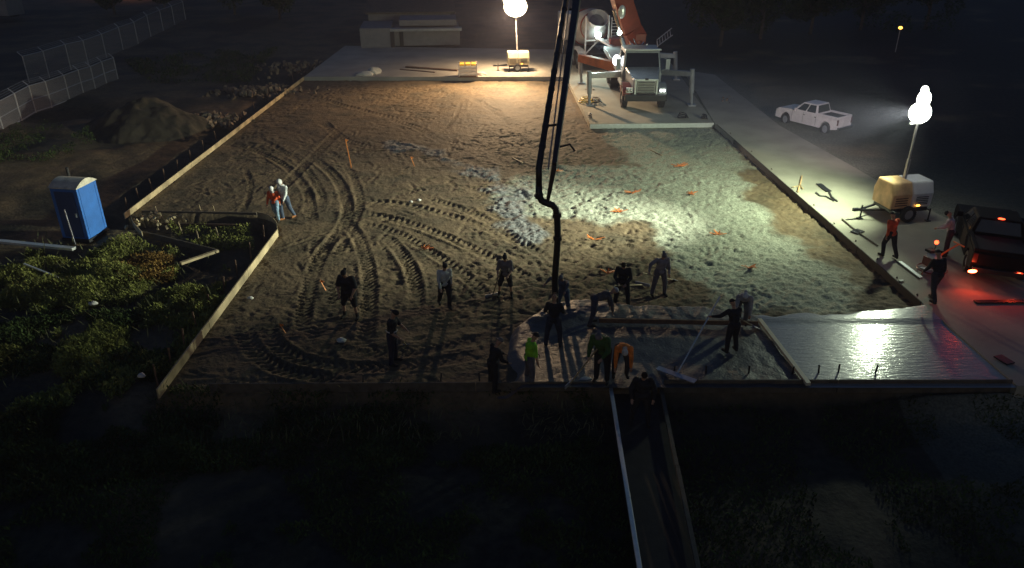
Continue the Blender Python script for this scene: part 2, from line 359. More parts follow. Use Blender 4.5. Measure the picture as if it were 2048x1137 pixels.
    tc = N.new('ShaderNodeTexCoord')
    def noise(sc, det=6):
        q = N.new('ShaderNodeTexNoise'); q.inputs['Scale'].default_value = sc; q.inputs['Detail'].default_value = det; L.new(tc.outputs['Object'], q.inputs['Vector']); return q.outputs['Fac']
    def ramp(src, cols, p0=.3, p1=.7):
        q = N.new('ShaderNodeValToRGB'); q.color_ramp.elements[0].position = p0; q.color_ramp.elements[1].position = p1
        q.color_ramp.elements[0].color = (*cols[0], 1); q.color_ramp.elements[1].color = (*cols[1], 1); L.new(src, q.inputs[0]); return q.outputs[0]
    def mix(f_, a_, b_):
        q = N.new('ShaderNodeMix'); q.data_type = 'RGBA'; L.new(f_, q.inputs[0]); L.new(a_, q.inputs[6]); L.new(b_, q.inputs[7]); return q.outputs[2]
    dirt = mix(noise(.35, 3), ramp(noise(3), ((.085, .058, .030), (.21, .145, .078))), ramp(noise(7), ((.075, .057, .034), (.175, .132, .076))))
    grv = ramp(noise(14, 8), ((.17, .18, .135), (.38, .39, .30)), .35, .65)
    slr = ramp(noise(9, 8), ((.09, .092, .09), (.30, .30, .285)), .35, .75)
    veg_dark_col = ramp(noise(4), ((.012, .016, .012), (.045, .042, .028)))  # plant soil kept near black, foreground darkness put into the colour
    damp = N.new('ShaderNodeMapRange'); damp.inputs[1].default_value = .46; damp.inputs[2].default_value = .62; damp.inputs[4].default_value = .7; L.new(noise(.55, 5), damp.inputs[0]); dampc = N.new('ShaderNodeRGB'); dampc.outputs[0].default_value = (.06, .05, .03, 1)
    dirt = mix(damp.outputs[0], dirt, dampc.outputs[0])
    c = mix(sp.outputs[2], dirt, veg_dark_col); c = mix(sp.outputs[0], c, grv); c = mix(sp.outputs[1], c, slr)
    L.new(c, b.inputs['Base Color']); b.inputs['Roughness'].default_value = .8; b.inputs['Specular IOR Level'].default_value = .3
    bp = N.new('ShaderNodeBump'); bp.inputs['Strength'].default_value = .7; bp.inputs['Distance'].default_value = .035; L.new(noise(9, 9), bp.inputs['Height'])
    vo = N.new('ShaderNodeTexVoronoi'); vo.inputs['Scale'].default_value = 7; L.new(tc.outputs['Object'], vo.inputs['Vector'])
    b2 = N.new('ShaderNodeBump'); b2.inputs['Strength'].default_value = .3; b2.inputs['Distance'].default_value = .02; b2.invert = True; L.new(vo.outputs['Distance'], b2.inputs['Height']); L.new(bp.outputs[0], b2.inputs['Normal']); L.new(b2.outputs[0], b.inputs['Normal'])
    return o
# ------------------------------------------------------------------ slabs and paving
slabA = G([(608, 154), (1138, 154)], SZ) + G([(1128, 100), (690, 92)], SZ)
slabB = G([(1132, 154), (1180, 248), (1428, 246), (1345, 130), (1300, 90), (1120, 90)], SZ)
pave = G([(1430, 247), (1852, 612), (2035, 772)], SZ)
_p = [Vector((*pave[0], 0)), Vector((*pave[1], 0)), Vector((*pave[2], 0))]
pave += [(30.0, pave[2][1]), (30.0, 24.0)] + G([(1960, 470), (1830, 405), (1700, 330), (1560, 252), (1430, 150), (1366, 140)], SZ)
SLABS = [slabA, slabB, pave]
def concrete_mat(name, c0, c1, rough=.8):
    m = M(name, c0, rough, 0, .22, .6, .25, 18); return m
MT['conc'] = concrete_mat('cured concrete', (.36, .34, .30), 0)
MT['conc2'] = concrete_mat('site pavement', (.36, .345, .27), 0)
def struct(o): o['kind'] = 'structure'; return o
ground()
struct(MB().prism(slabA, -.6, SZ).build('concrete_slab', MT['conc']))
struct(MB().prism(slabB, -.6, SZ + .003).build('concrete_slab', MT['conc2']))
struct(MB().prism(pave, -.9, SZ - .003).build('pavement', MT['conc2']))
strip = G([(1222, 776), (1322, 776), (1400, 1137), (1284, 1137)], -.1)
struct(MB().prism(strip, -.7, -.1).build('footing_strip', MT['shade_blk']))  # strip takes the shade tone, foreground darkness is in its colour
# ------------------------------------------------------------------ fresh concrete
def fresh():
    y0 = P(1200, 773, SZ).y; free = G([(1010, 790), (1005, 700), (1018, 655), (1070, 618), (1150, 600), (1250, 606), (1390, 612), (1470, 620), (1540, 628), (1640, 622), (1720, 620), (1835, 606), (1900, 600)], .1)
    A, B = Vector((*pave[1], 0)), Vector((*pave[2], 0))
    xs = np.arange(-2, 15.5, .05); ysg = np.arange(y0, y0 + 9.5, .05); X, Y = np.meshgrid(xs, ysg)
    xr = A.x + (Y - A.y) * (B.x - A.x) / (B.y - A.y); X = np.minimum(X, xr - .01)
    poly = [(p[0], p[1]) for p in smooth_line(free, 4)] + [(20, free[-1][1]), (20, y0 - 3), (free[0][0], y0 - 3)]
    sd = sdpoly(X, Y, poly) + .35 * fbm(X, Y, .9, 3, 120)
    D, S, O, L = polyl(X, Y, G([(1520, 640), (1615, 768)], SZ)); right = sstep(-.1, .1, O * 1)
    bx, by = P(1520, 640, SZ)[:2]; cx, cy = P(1615, 768, SZ)[:2]
    rgt = sstep(-.15, .15, X - (bx + (Y - by) * (cx - bx) / (cy - by)))
    scy = P(1350, 648, SZ).y; back = sstep(0, .4, Y - scy)
    prof = sstep(0, .55, sd); pile = np.exp(-(((X - P(1110, 640).x) / 2.0) ** 2 + ((Y - P(1110, 640).y) / 1.0) ** 2))
    rough = (1 - rgt)
    Z = -.12 + (.375 + .05 * back + .10 * pile) * prof + rough * (.034 * fbm(X, Y, 2.2, 4, 130, .5) + .010 * fbm(X, Y, 8, 2, 137)) * (1 + back) + rgt * (.004 * fbm(X, Y, .8, 2, 140) + .05 * back * sstep(.6, .2, sd) * fbm(X, Y, 2, 3, 142))
    nx = len(xs); ny = len(ysg); me = bpy.data.meshes.new('wet_concrete'); co = np.stack([X, Y, Z], -1).reshape(-1, 3)
    I, J = np.meshgrid(np.arange(ny - 1), np.arange(nx - 1), indexing='ij'); a = (I * nx + J).ravel(); f = np.stack([a, a + 1, a + nx + 1, a + nx], 1)
    keep = (sd.ravel()[f] > -.2).any(1) & (X.ravel()[f].max(1) - X.ravel()[f].min(1) > 1e-4); f = f[keep]
    me.from_pydata(co.tolist(), [], f.tolist()); me.polygons.foreach_set('use_smooth', [True] * len(me.polygons))
    ca = me.color_attributes.new('mask', 'FLOAT_COLOR', 'POINT'); z = np.zeros_like(rgt)
    grt = sstep(.9, .1, sd) * (1 - rgt)
    ca.data.foreach_set('color', np.stack([rgt, grt, back, z + 1], -1).ravel())
    bm = bmesh.new(); bm.from_mesh(me); bmesh.ops.delete(bm, geom=[v for v in bm.verts if not v.link_faces], context='VERTS'); bm.to_mesh(me); bm.free()
    o = bpy.data.objects.new('wet_concrete', me); COL.objects.link(o); tag(o, 'wet freshly poured grey concrete filling the near right corner of the forms', 'concrete', kind='stuff')
    m = bpy.data.materials.new('wet concrete'); m.use_nodes = True; N = m.node_tree.nodes; L = m.node_tree.links; b = N['Principled BSDF']; me.materials.append(m)
    at = N.new('ShaderNodeAttribute'); at.attribute_name = 'mask'; sp = N.new('ShaderNodeSeparateColor'); L.new(at.outputs['Color'], sp.inputs[0])
    tc = N.new('ShaderNodeTexCoord'); nz = N.new('ShaderNodeTexNoise'); nz.inputs['Scale'].default_value = 16; nz.inputs['Detail'].default_value = 8; L.new(tc.outputs['Object'], nz.inputs['Vector'])
    mp = N.new('ShaderNodeMapping'); mp.inputs['Scale'].default_value = (1.2, 5, 1); L.new(tc.outputs['Object'], mp.inputs['Vector'])
    n2 = N.new('ShaderNodeTexNoise'); n2.inputs['Scale'].default_value = 2.4; n2.inputs['Detail'].default_value = 5; L.new(mp.outputs[0], n2.inputs['Vector'])
    mx = N.new('ShaderNodeMix'); mx.data_type = 'RGBA'; mx.inputs[6].default_value = (.15, .15, .145, 1); mx.inputs[7].default_value = (.34, .335, .32, 1); L.new(nz.outputs['Fac'], mx.inputs[0])
    md = N.new('ShaderNodeMix'); md.data_type = 'RGBA'; md.blend_type = 'MULTIPLY'; md.inputs[0].default_value = 1; dk = N.new('ShaderNodeMapRange'); dk.inputs[3].default_value = .2; L.new(sp.outputs[0], dk.inputs[0]); L.new(mx.outputs[2], md.inputs[6]); L.new(dk.outputs[0], md.inputs[7])
    mg = N.new('ShaderNodeMix'); mg.data_type = 'RGBA'; mg.inputs[7].default_value = (.17, .13, .125, 1); L.new(sp.outputs[1], mg.inputs[0]); L.new(md.outputs[2], mg.inputs[6]); L.new(mg.outputs[2], b.inputs['Base Color'])
    L.new(sp.outputs[0], b.inputs['Coat Weight']); b.inputs['Coat Roughness'].default_value = .13; b.inputs['Specular IOR Level'].default_value = .9
    rr = N.new('ShaderNodeMapRange'); rr.inputs[3].default_value = .42; rr.inputs[4].default_value = .26; L.new(sp.outputs[0], rr.inputs[0]); ra = N.new('ShaderNodeMath'); ra.operation = 'MULTIPLY_ADD'; ra.inputs[1].default_value = .2; L.new(nz.outputs['Fac'], ra.inputs[0]); L.new(rr.outputs[0], ra.inputs[2]); L.new(ra.outputs[0], b.inputs['Roughness'])
    hm = N.new('ShaderNodeMix'); hm.data_type = 'FLOAT'; L.new(sp.outputs[0], hm.inputs[0]); L.new(nz.outputs['Fac'], hm.inputs[2]); L.new(n2.outputs['Fac'], hm.inputs[3])
    sr = N.new('ShaderNodeMapRange'); sr.inputs[3].default_value = .45; sr.inputs[4].default_value = .27; L.new(sp.outputs[0], sr.inputs[0])
    bp = N.new('ShaderNodeBump'); bp.inputs['Distance'].default_value = .05; L.new(sr.outputs[0], bp.inputs['Strength']); L.new(hm.outputs[0], bp.inputs['Height']); L.new(bp.outputs[0], b.inputs['Normal']); L.new(bp.outputs[0], b.inputs['Coat Normal'])
fresh()
# ------------------------------------------------------------------ form boards and stakes
def boards(name, a, b, mat, n, label, cat='board', h=.28, t=.05, zc=.16, group=None, start='the far end'):
    a = Vector(a); b = Vector(b); a.z = b.z = zc; out = []
    for k in range(n):
        p = a.lerp(b, k / n); q = a.lerp(b, (k + 1) / n) - (b - a).normalized() * .012
        jit = random.uniform(-.012, .012); p.x += jit; q.x += jit
        mb = MB(); mb.beam(p, q, t, h); o = mb.build(name, mat, bevel=.004)
        lab = label if n == 1 else f'{label}, {["first", "second", "third", "fourth", "fifth", "last"][k] if k < n - 1 else "last"} from {start}'
        tag(o, lab, cat, group); out.append(o)
    return out
z1 = .16
boards('form_board', P(608, 157, z1), P(249, 433, z1), MT['wood'], 4, 'pale form board on the upper left edge of the pad', h=.26, group='form boards of the upper left edge')
boards('form_board', P(555, 466, z1), P(316, 789, z1), MT['wood'], 3, 'pale form board on the lower left pad edge', h=.30, group='form boards of the lower left edge')
boards('form_board', P(612, 157, .15), P(1132, 157, .15), MT['wood_dark'], 4, 'thin dark form board against the far slab edge', h=.26, t=.04, group='form boards of the far edge', start='the left')
boards('form_board', P(1137, 157, .15), P(1180, 252, .15), MT['wood'], 1, 'form board left of the pump truck slab', h=.28)
boards('form_board', P(1180, 254, .15), P(1428, 251, .15), MT['alu'], 1, 'light grey form board across the front of the pump truck slab', h=.26)
boards('form_board', P(1433, 254, .16), P(1840, 612, .16), MT['shade_blk'], 5, 'dark form board along the right side pavement', h=.3, t=.045, group='dark form boards along the right pavement')  # unlit left side painted in as near-black boards
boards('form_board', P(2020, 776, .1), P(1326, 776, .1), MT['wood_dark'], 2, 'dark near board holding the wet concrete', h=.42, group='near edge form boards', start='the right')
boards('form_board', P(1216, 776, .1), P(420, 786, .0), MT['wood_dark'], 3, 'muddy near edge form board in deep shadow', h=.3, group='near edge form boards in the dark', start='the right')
boards('form_board', P(1222, 778, .12), P(1282, 1150, .12), MT['alu'], 3, 'pale board running from the pour to the viewer', h=.07, t=.10, zc=.12, group='pale footing boards')
boards('form_board', P(1322, 778, .05), P(1398, 1150, .05), MT['wood_dark'], 2, 'dim board right of the pale footing board', h=.1, t=.1, zc=.05, group='dim footing boards')
# notch formwork
boards('form_board', P(285, 428, -.05), P(515, 432, -.05), MT['wood_dark'], 1, 'dark board at the back of the notch formwork', h=.25, zc=-.02)
boards('form_board', P(325, 448, -.1), P(500, 451, -.1), MT['wood_mud'], 1, 'thin board along the bottom of the notch', h=.08, t=.06, zc=-.1)
boards('form_board', P(285, 470, -.1), P(435, 507, -.1), MT['wood_dark'], 1, 'dark slanting board at the front of the notch', h=.25, zc=-.05)
boards('form_board', P(362, 530, .0), P(437, 504, .0), MT['wood'], 1, 'short pale board end lying at the notch', h=.1, t=.14, zc=.05)
def curved_board(px, mat, label, h=.28, zc=.05):
    pts = smooth_line(G(px, zc), 8); mb = MB()
    for p, q in zip(pts[:-1], pts[1:]): mb.beam((*p, zc), (*q, zc), .03, h)
    tag(mb.build('bent_form_board', mat), label, 'board')
curved_board([(515, 430), (535, 435), (552, 448), (556, 464)], MT['wood'], 'bent plywood form board at the right corner of the notch')
curved_board([(262, 436), (268, 450), (285, 470)], MT['wood'], 'bent form board curling at the left tip of the notch')
def stakes(pxs, z0, z1_, mat, label, group, lean=.08):
    for px, py in pxs:
        p = P(px, py, z0 + .1); p.z = z0; q = p + Vector((random.uniform(-lean, lean), random.uniform(-lean, lean), z1_ - z0))
        mb = MB(); mb.beam(p, q, .045, .03); o = mb.build('stake', mat); tag(o, label, 'stake', group)
ln = lambda a, b, n, off=(0, 0): [(a[0] + (b[0] - a[0]) * (k + .5) / n + off[0], a[1] + (b[1] - a[1]) * (k + .5) / n + off[1]) for k in range(n)]
stakes(ln((608, 155), (249, 430), 14, (-9, -3)), -.2, .42, MT['wood_mud'], 'short wooden stake behind the upper left form board', 'stakes of the upper left forms')
stakes(ln((555, 462), (316, 786), 9, (-14, -2)), -.3, .42, MT['wood_mud'], 'short wooden stake behind the lower left form board', 'stakes of the lower left forms')
stakes(ln((1434, 252), (1850, 612), 10, (8, -4)), .25, .36, MT['wood_dark'], 'dark stake head along the right form board', 'stake heads of the right forms')
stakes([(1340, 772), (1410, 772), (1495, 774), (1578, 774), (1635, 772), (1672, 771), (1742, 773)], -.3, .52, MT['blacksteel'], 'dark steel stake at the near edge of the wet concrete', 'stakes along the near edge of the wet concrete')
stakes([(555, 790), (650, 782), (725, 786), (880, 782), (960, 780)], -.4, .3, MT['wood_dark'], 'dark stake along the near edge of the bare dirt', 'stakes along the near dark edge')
stakes([(318, 440), (434, 438), (290, 452), (405, 436)], -.5, .25, MT['wood'], 'pale stake inside the notch formwork', 'stakes in the notch')
stakes([(440, 480), (365, 470), (400, 488)], -.5, .2, MT['wood'], 'pale stake along the front notch board', 'stakes at the front of the notch')
def lath(px, py, h, label):
    p = P(px, py); mb = MB(); mb.beam(p, p + Vector((-.18, .05, h)), .04, .015); o = mb.build('survey_stake', MT['lath']); tag(o, label, 'stake')
    mb = MB(); c = p + Vector((-.18, .05, h)); mb.quadpanel([c, c + Vector((.12, 0, -.03)), c + Vector((.12, .02, -.1)), c + Vector((0, 0, -.09))], .003); mb.build('ribbon', MT['lath'], o)
lath(703, 336, 1.5, 'tall orange survey stake leaning in the dirt'); lath(829, 333, .5, 'short orange survey stake right of the tall one')
lath(652, 582, .4, 'tiny orange survey stake left of the man in black'); lath(572, 668, .35, 'tiny orange survey stake in the dark lower left')
def chalk(px, py, s_, label):
    c = P(px, py, .0); mb = MB()
    for k in range(9):
        a = random.uniform(0, 3.14); l = random.uniform(.16, .4) * s_ * random.choice((-1, 1)); d = Vector((math.cos(a), math.sin(a) * .6, 0)) * l
        o_ = Vector((random.gauss(0, .02), random.gauss(0, .02), 0)) * s_
        b = c + o_ + Vector((0, 0, .04)); e = b + d + Vector((0, 0, random.uniform(.03, .14)))
        mb.beam(b, e, .05, .012)
    tag(mb.build('marker_ribbon', MT['orange']), label, 'survey marker')
for px, py, s_, l in [(1358, 334, 1.7, 'wide orange ribbon marker highest on the pale gravel'), (1266, 387, 1.2, 'orange ribbon marker left of centre on the pale gravel'), (1382, 390, 1.2, 'orange ribbon marker at the middle of the pale gravel'), (1238, 426, 1.1, 'orange ribbon marker at the lower edge of the gravel'), (1186, 481, 1.2, 'orange ribbon marker on the dirt right of the hose'), (1436, 471, 1., 'orange ribbon marker below the middle of the gravel'), (1498, 538, 1.1, 'orange ribbon marker nearest the right form boards'), (1214, 549, .8, 'orange ribbon marker left of the dark clad worker'), (848, 500, 1, 'faint orange ribbon marker on the tyre tracked dirt'), (1115, 344, .8, 'small orange ribbon marker beside the boom pipe')]: chalk(px, py, s_, l)
# ------------------------------------------------------------------ boards lying on the pour
def lone(name, a, b, w_, h, mat, label, cat='board'):
    mb = MB(); mb.beam(a, b, w_, h); return tag(mb.build(name, mat, bevel=.004), label, cat)
lone('screed_board', P(1198, 641, .42), P(1516, 647, .42), .07, .15, MT['wood_mud'], 'long straight screed board lying across the rough wet concrete')
lone('screed_rail', P(1519, 640, .36), P(1617, 769, .36), .13, .10, MT['cream'], 'pale rail dividing rough concrete from the smooth wet corner')
lone('straightedge', P(1800, 524, .33), P(1842, 556, .33), .14, .05, MT['alu'], 'bright metal straightedge lying on the right pavement', 'straightedge')
lone('plank', P(1300, 300, .03), P(1325, 312, .03), .06, .04, MT['wood'], 'small plank on the gravel', 'plank')
lone('plank', P(1025, 316, .05), P(1045, 326, .05), .08, .04, MT['wood'], 'short pale plank on the dirt left of the boom', 'plank')
lone('shadow_strip', P(812, 134, .36), P(915, 141, .36), .3, .1, MT['wood_mud'], 'long brown shadow strip lying on the far slab left of the yellow crate', 'shadow_strip')  # brown strip standing in for the crate's long shadow streak
lone('shadow_strip', P(800, 139, .33), P(870, 145, .33), .12, .06, MT['wood_mud'], 'thin brown shadow strip below the long one on the far slab', 'shadow_strip')  # thinner strip of the same painted shadow streak
lone('beam', P(-30, 480, .1), P(148, 498, .1), .22, .1, MT['alu'], 'bright metal beam lying in the weeds at the left edge', 'beam')
lone('pipe', P(48, 528, .2), P(118, 556, .05), .06, .05, MT['alu'], 'thin pale pipe lying in the weeds', 'pipe')
lone('plank', P(60, 150, 0), P(60, 150, 0) + Vector((.6, .2, .1)), .2, .05, MT['wood'], 'scrap of wood by the fence', 'plank')
# ------------------------------------------------------------------ portable toilet
def toilet():
    c = P(172, 470, -.15); c.z = -.2
    t = empty('portable_toilet', c, R(-9), 1.08, 'blue portable toilet with a ribbed white roof among the weeds', 'portable toilet')
    MB().box((0, 0, .06), (1.16, 1.22, .12)).build('skid_base', MT['black'], t, bevel=.01)
    b = MB(); b.box((0, 0, 1.13), (1.1, 1.14, 2.0))
    for k in (-3, 3):
        b.box((.555, k * .15, 1.13), (.02, .03, 1.9)); b.box((-.555, k * .15, 1.13), (.02, .03, 1.9)); 
    b.build('body', MT['blue'], t, bevel=.02)
    d = MB().box((0, -.585, 1.1), (.8, .03, 1.82)).build('door', MT['bluedark'], t, bevel=.01)
    MB().box((.3, -.61, 1.1), (.06, .03, .16)).build('latch', MT['steelgrey'], d)
    pr = [(-.6, 2.13)] + [(-.6 + 1.2 * k / 12, 2.16 + .22 * math.sin(math.pi * k / 12)) for k in range(13)] + [(.6, 2.13)]
    r = MB(); r.extr(pr, -.58, .58)
    r.build('roof', MT['roofw'], t)
    MB().cone((-.42, .42, 2.2), (-.42, .42, 2.62), .055, .055).build('vent_pipe', MT['black'], t)
    lp = P(163, 470, 0); lone('pole', Vector((lp.x + .1, lp.y - .75, -.2)), Vector((lp.x - .05, lp.y - .62, 1.35)), .04, .04, MT['galv'], 'thin metal pole leaning on the portable toilet', 'pole')
toilet()
# ------------------------------------------------------------------ chain link fences
def wire_mat():
    m = bpy.data.materials.new('chain link'); m.use_nodes = True; N = m.node_tree.nodes; L = m.node_tree.links; b = N['Principled BSDF']
    b.inputs['Base Color'].default_value = (.30, .28, .31, 1); b.inputs['Metallic'].default_value = .2; b.inputs['Roughness'].default_value = .5
    tc = N.new('ShaderNodeTexCoord'); outs = []
    for s_ in (1, -1):
        mp = N.new('ShaderNodeMapping'); mp.inputs['Rotation'].default_value = (0, 0, s_ * R(45)); L.new(tc.outputs['UV'], mp.inputs['Vector'])
        wv = N.new('ShaderNodeTexWave'); wv.inputs['Scale'].default_value = 4.5; L.new(mp.outputs[0], wv.inputs['Vector']); outs.append(wv.outputs['Fac'])
    mx = N.new('ShaderNodeMath'); mx.operation = 'MAXIMUM'; L.new(outs[0], mx.inputs[0]); L.new(outs[1], mx.inputs[1])
    gt = N.new('ShaderNodeMath'); gt.operation = 'GREATER_THAN'; gt.inputs[1].default_value = .86; L.new(mx.outputs[0], gt.inputs[0]); L.new(gt.outputs[0], b.inputs['Alpha'])
    return m
WIRE = wire_mat()
def fence(bases, h, label, arms=True, rail=True, rad=.04):
    pts = [P(a, b, 0) for a, b in bases]; org = pts[0].copy()
    f = empty('chain_link_fence', org, label=label, cat='fence')
    for k, p in enumerate(pts):
        q = p - org; mb = MB(); mb.cone(q + Vector((0, 0, -.4)), q + Vector((0, 0, h)), rad, rad, 8)
        if arms: mb.cone(q + Vector((0, 0, h)), q + Vector((-.28, -.05, h + .32)), rad * .8, rad * .7, 8)
        mb.build('fence_post', MT['galv'], f)
    me = bpy.data.meshes.new('wire_mesh'); vs = []; fs = []; uv = []; s_ = 0
    for k, p in enumerate(pts):
        q = p - org; vs += [tuple(q + Vector((0, 0, 0))), tuple(q + Vector((0, 0, h)))]; uv.append(s_)
        if k < len(pts) - 1: s_ += (pts[k + 1] - p).length; fs.append((2 * k, 2 * k + 2, 2 * k + 3, 2 * k + 1))
    me.from_pydata(vs, [], fs); ul = me.uv_layers.new()
    for pl in me.polygons:
        for li in pl.loop_indices:
            v = me.loops[li].vertex_index; ul.data[li].uv = (uv[v // 2], h * (v % 2))
    me.materials.append(WIRE); o = bpy.data.objects.new('wire_mesh', me); COL.objects.link(o); o.parent = f
    for zz in ((h, h * .5, .08) if rail else (h,)):
        mb = MB(); mb.tube([p - org + Vector((0, 0, zz)) for p in pts], .028, 6); mb.build('rail', MT['galv'], f)
    if arms:
        for dz, dx in ((.12, -.1), (.22, -.19), (.32, -.28)):
            mb = MB(); mb.tube([p - org + Vector((dx, -.02, h + dz)) for p in pts], .008, 5); mb.build('barbed_wire', MT['galv'], f)
fence([(-90, 300), (-40, 282), (8, 265), (44, 243), (72, 226), (104, 216), (140, 202), (168, 190), (192, 182), (214, 171), (237, 162)], 1.75, 'grey chain link fence with top rail at the far left, nearer section')
fence([(60, 170), (100, 158), (143, 142), (178, 133), (214, 118), (247, 102), (277, 90), (302, 74), (327, 62), (350, 52), (372, 42)], 2.1, 'dim chain link fence with barbed wire arms, farther section', rail=False)
# ------------------------------------------------------------------ far building and things at the top
def building():
    a = P(722, 96, .3); b = P(915, 93, .3); s_ = (b - a).length
    t = empty('low_building', a, 0, 1, 'long low pale building at the far end of the slab', 'building')
    dirx = (b - a).normalized(); A = math.atan2(dirx.y, dirx.x); t.rotation_euler = (0, 0, A)
    MB().box((s_ * .16, 2.5, .85), (s_ * .32, 5, 1.7)).build('wall', MT['wallp'], t, bevel=.02)
    MB().box((s_ * .68, 3.2, .7), (s_ * .7, 5, 1.4)).build('wall', MT['wallp'], t, bevel=.02)
    MB().box((s_ * .68, .4, 1.5), (s_ * .74, .9, .22)).build('canopy', MT['steelgrey'], t)
    MB().box((s_ * .70, 3, 1.95), (s_ * .6, 3.5, .5)).build('upper_storey', MT['wallp'], t)
    MB().box((s_ * .33, -.03, .7), (.35, .12, 1.4)).build('doorway', MT['blacksteel'], t)
    MB().box((s_ * .42, .68, .7), (.35, .08, 1.38)).build('doorway', MT['blacksteel'], t)
    mb = MB(); mb.extr([(5, 2.3), (5, 2.45), (16, 4.1), (16, 3.95)], .2, s_); mb.build('roof', MT['wood_dark'], t)
    w2 = MB(); w2.box((s_ * .5, 10.5, 1.2), (s_ * .9, 10.5, 2.3)); w2.build('rear_wall', MT['wallp'], t)
MT['wallp'] = M('pale render', (.20, .20, .21), .8, 0, .15, 2)
building()
c = P(8, 42, 0); tr = empty('box_trailer', c, R(-12), 1, 'pale box trailer at the upper left corner of the photo', 'trailer')
MB().box((-1.5, 0, 1.9), (7, 2.4, 2.4)).build('box_body', MT['wallp'], tr, bevel=.03)
for x in (-2.2, -1.2): MB().cone((x, -1.25, .45), (x, -1.0, .45), .45, .45, 16).build('wheel', MT['black'], tr)
MB().box((-1.5, 0, .62), (6.6, 1.0, .2)).build('chassis', MT['blacksteel'], tr)
# crate, bags
def crate():
    c = P(936, 153, SZ); t = empty('crate', c, R(3), 1, 'white slatted crate with yellow top near the far slab edge', 'crate')
    MB().box((0, 0, .06), (1.5, 1.0, .12)).build('pallet', MT['wood_mud'], t)
    for k in range(3):
        mb = MB()
        mb.box((0, -.5, .25 + k * .26), (1.42, .04, .17)); mb.box((0, .5, .25 + k * .26), (1.42, .04, .17)); mb.box((-.7, 0, .25 + k * .26), (.04, .96, .17)); mb.box((.7, 0, .25 + k * .26), (.04, .96, .17)); mb.build('slat_ring', MT['white'], t)
    for x in (-.68, .68):
        for y in (-.47, .47): MB().box((x, y, .55), (.08, .08, .98)).build('corner_post', MT['white'], t)
    mb = MB(); 
    for x in (-.45, 0, .45): mb.box((x, 0, .93), (.36, .82, .16))
    mb.build('yellow_load', MT['yellow'], t, bevel=.03)
crate()
def lump(name, c, r, mat, label, cat, seed, n=3):
    me = bpy.data.meshes.new(name); bm = bmesh.new(); bmesh.ops.create_icosphere(bm, subdivisions=n, radius=1); rr = random.Random(seed); ph = [rr.uniform(0, 6) for _ in range(6)]
    for v in bm.verts:
        d = v.co.normalized(); k = 1 + .16 * math.sin(3 * d.x + ph[0]) * math.cos(4 * d.y + ph[1]) + .12 * math.sin(7 * d.y + ph[2] + 4 * d.z) + .08 * math.sin(11 * d.x + 9 * d.z + ph[3])
        v.co = Vector((d.x * r[0] * k, d.y * r[1] * k, max(d.z * r[2] * k, -.03)))
    bm.to_mesh(me); bm.free(); me.materials.append(mat); me.polygons.foreach_set('use_smooth', [True] * len(me.polygons))
    o = bpy.data.objects.new(name, me); COL.objects.link(o); o.location = c; return tag(o, label, cat)
MT['tarp'] = M('white sacking', (.6, .58, .53), .8, 0, .2, 3, .5, 9)
lump('sack', P(730, 151, SZ), (.65, .4, .3), MT['tarp'], 'grey white sack at the left of the pair on the far slab', 'sack', 1)
lump('sack', P(748, 147, SZ), (.5, .5, .5), MT['tarp'], 'taller white sack at the right of the pair on the far slab', 'sack', 2)
lump('sack', P(962, 150, SZ), (.4, .3, .22), MT['tarp'], 'small white sack right of the yellow topped crate', 'sack', 3)
for i, (px, py, s_) in enumerate([(1170, 771, .26), (1128, 768, .16), (683, 682, .1), (186, 608, .1), (838, 401, .07), (822, 404, .06), (283, 752, .08), (500, 597, .08)]):
    lump('stone', P(px, py, 0.02), (s_ * 1.5, s_, s_), MT['tarp'], ['pale lump of debris at the near edge below the hose', 'small pale lump left of the debris at the near edge', 'tiny pale stone in the dark dirt', 'pale scrap in the left weeds', 'right one of two pale stones on the track', 'left one of two pale stones on the track', 'pale stone by the end of the lower left board', 'tiny pale stone at the left of the dirt'][i], 'stone', 20 + i, 2)
# dirt pile
def pile(c, rx, ry, h, label, seed, mat):
    n = 90; xs = np.linspace(-1.25, 1.25, n); X, Y = np.meshgrid(xs, xs); r = np.hypot(X, Y)
    Z = h * np.clip(1 - r, 0, 1) ** .9 + h * .55 * np.clip(.62 - np.hypot(X - .42, Y + .1), 0, 1) + h * .4 * np.clip(.5 - np.hypot(X + .3, Y + .2), 0, 1)
    Z = Z + .45 * fbm(X * rx, Y * ry, .8, 4, seed) * (r < 1.3) + .12 * fbm(X * rx, Y * ry, 2.5, 3, seed + 5) - .45 * sstep(.9, 1.2, r)
    me = bpy.data.meshes.new('dirt_pile'); a = [(i * n + j, i * n + j + 1, (i + 1) * n + j + 1, (i + 1) * n + j) for i in range(n - 1) for j in range(n - 1)]
    me.from_pydata(np.stack([X * rx, Y * ry, Z], -1).reshape(-1, 3).tolist(), [], a); me.polygons.foreach_set('use_smooth', [True] * len(a)); me.materials.append(mat)
    o = bpy.data.objects.new('dirt_pile', me); COL.objects.link(o); o.location = c; tag(o, label, 'dirt pile')
MT['soil'] = M('heaped soil', (.052, .042, .027), .95, 0, .5, 1.5, 1, 6)
c = P(285, 258, -.1); pile((c.x + .3, c.y, -.15), 4.0, 3.0, 1.7, 'large mound of dug soil beyond the left form boards', 150, MT['soil'])
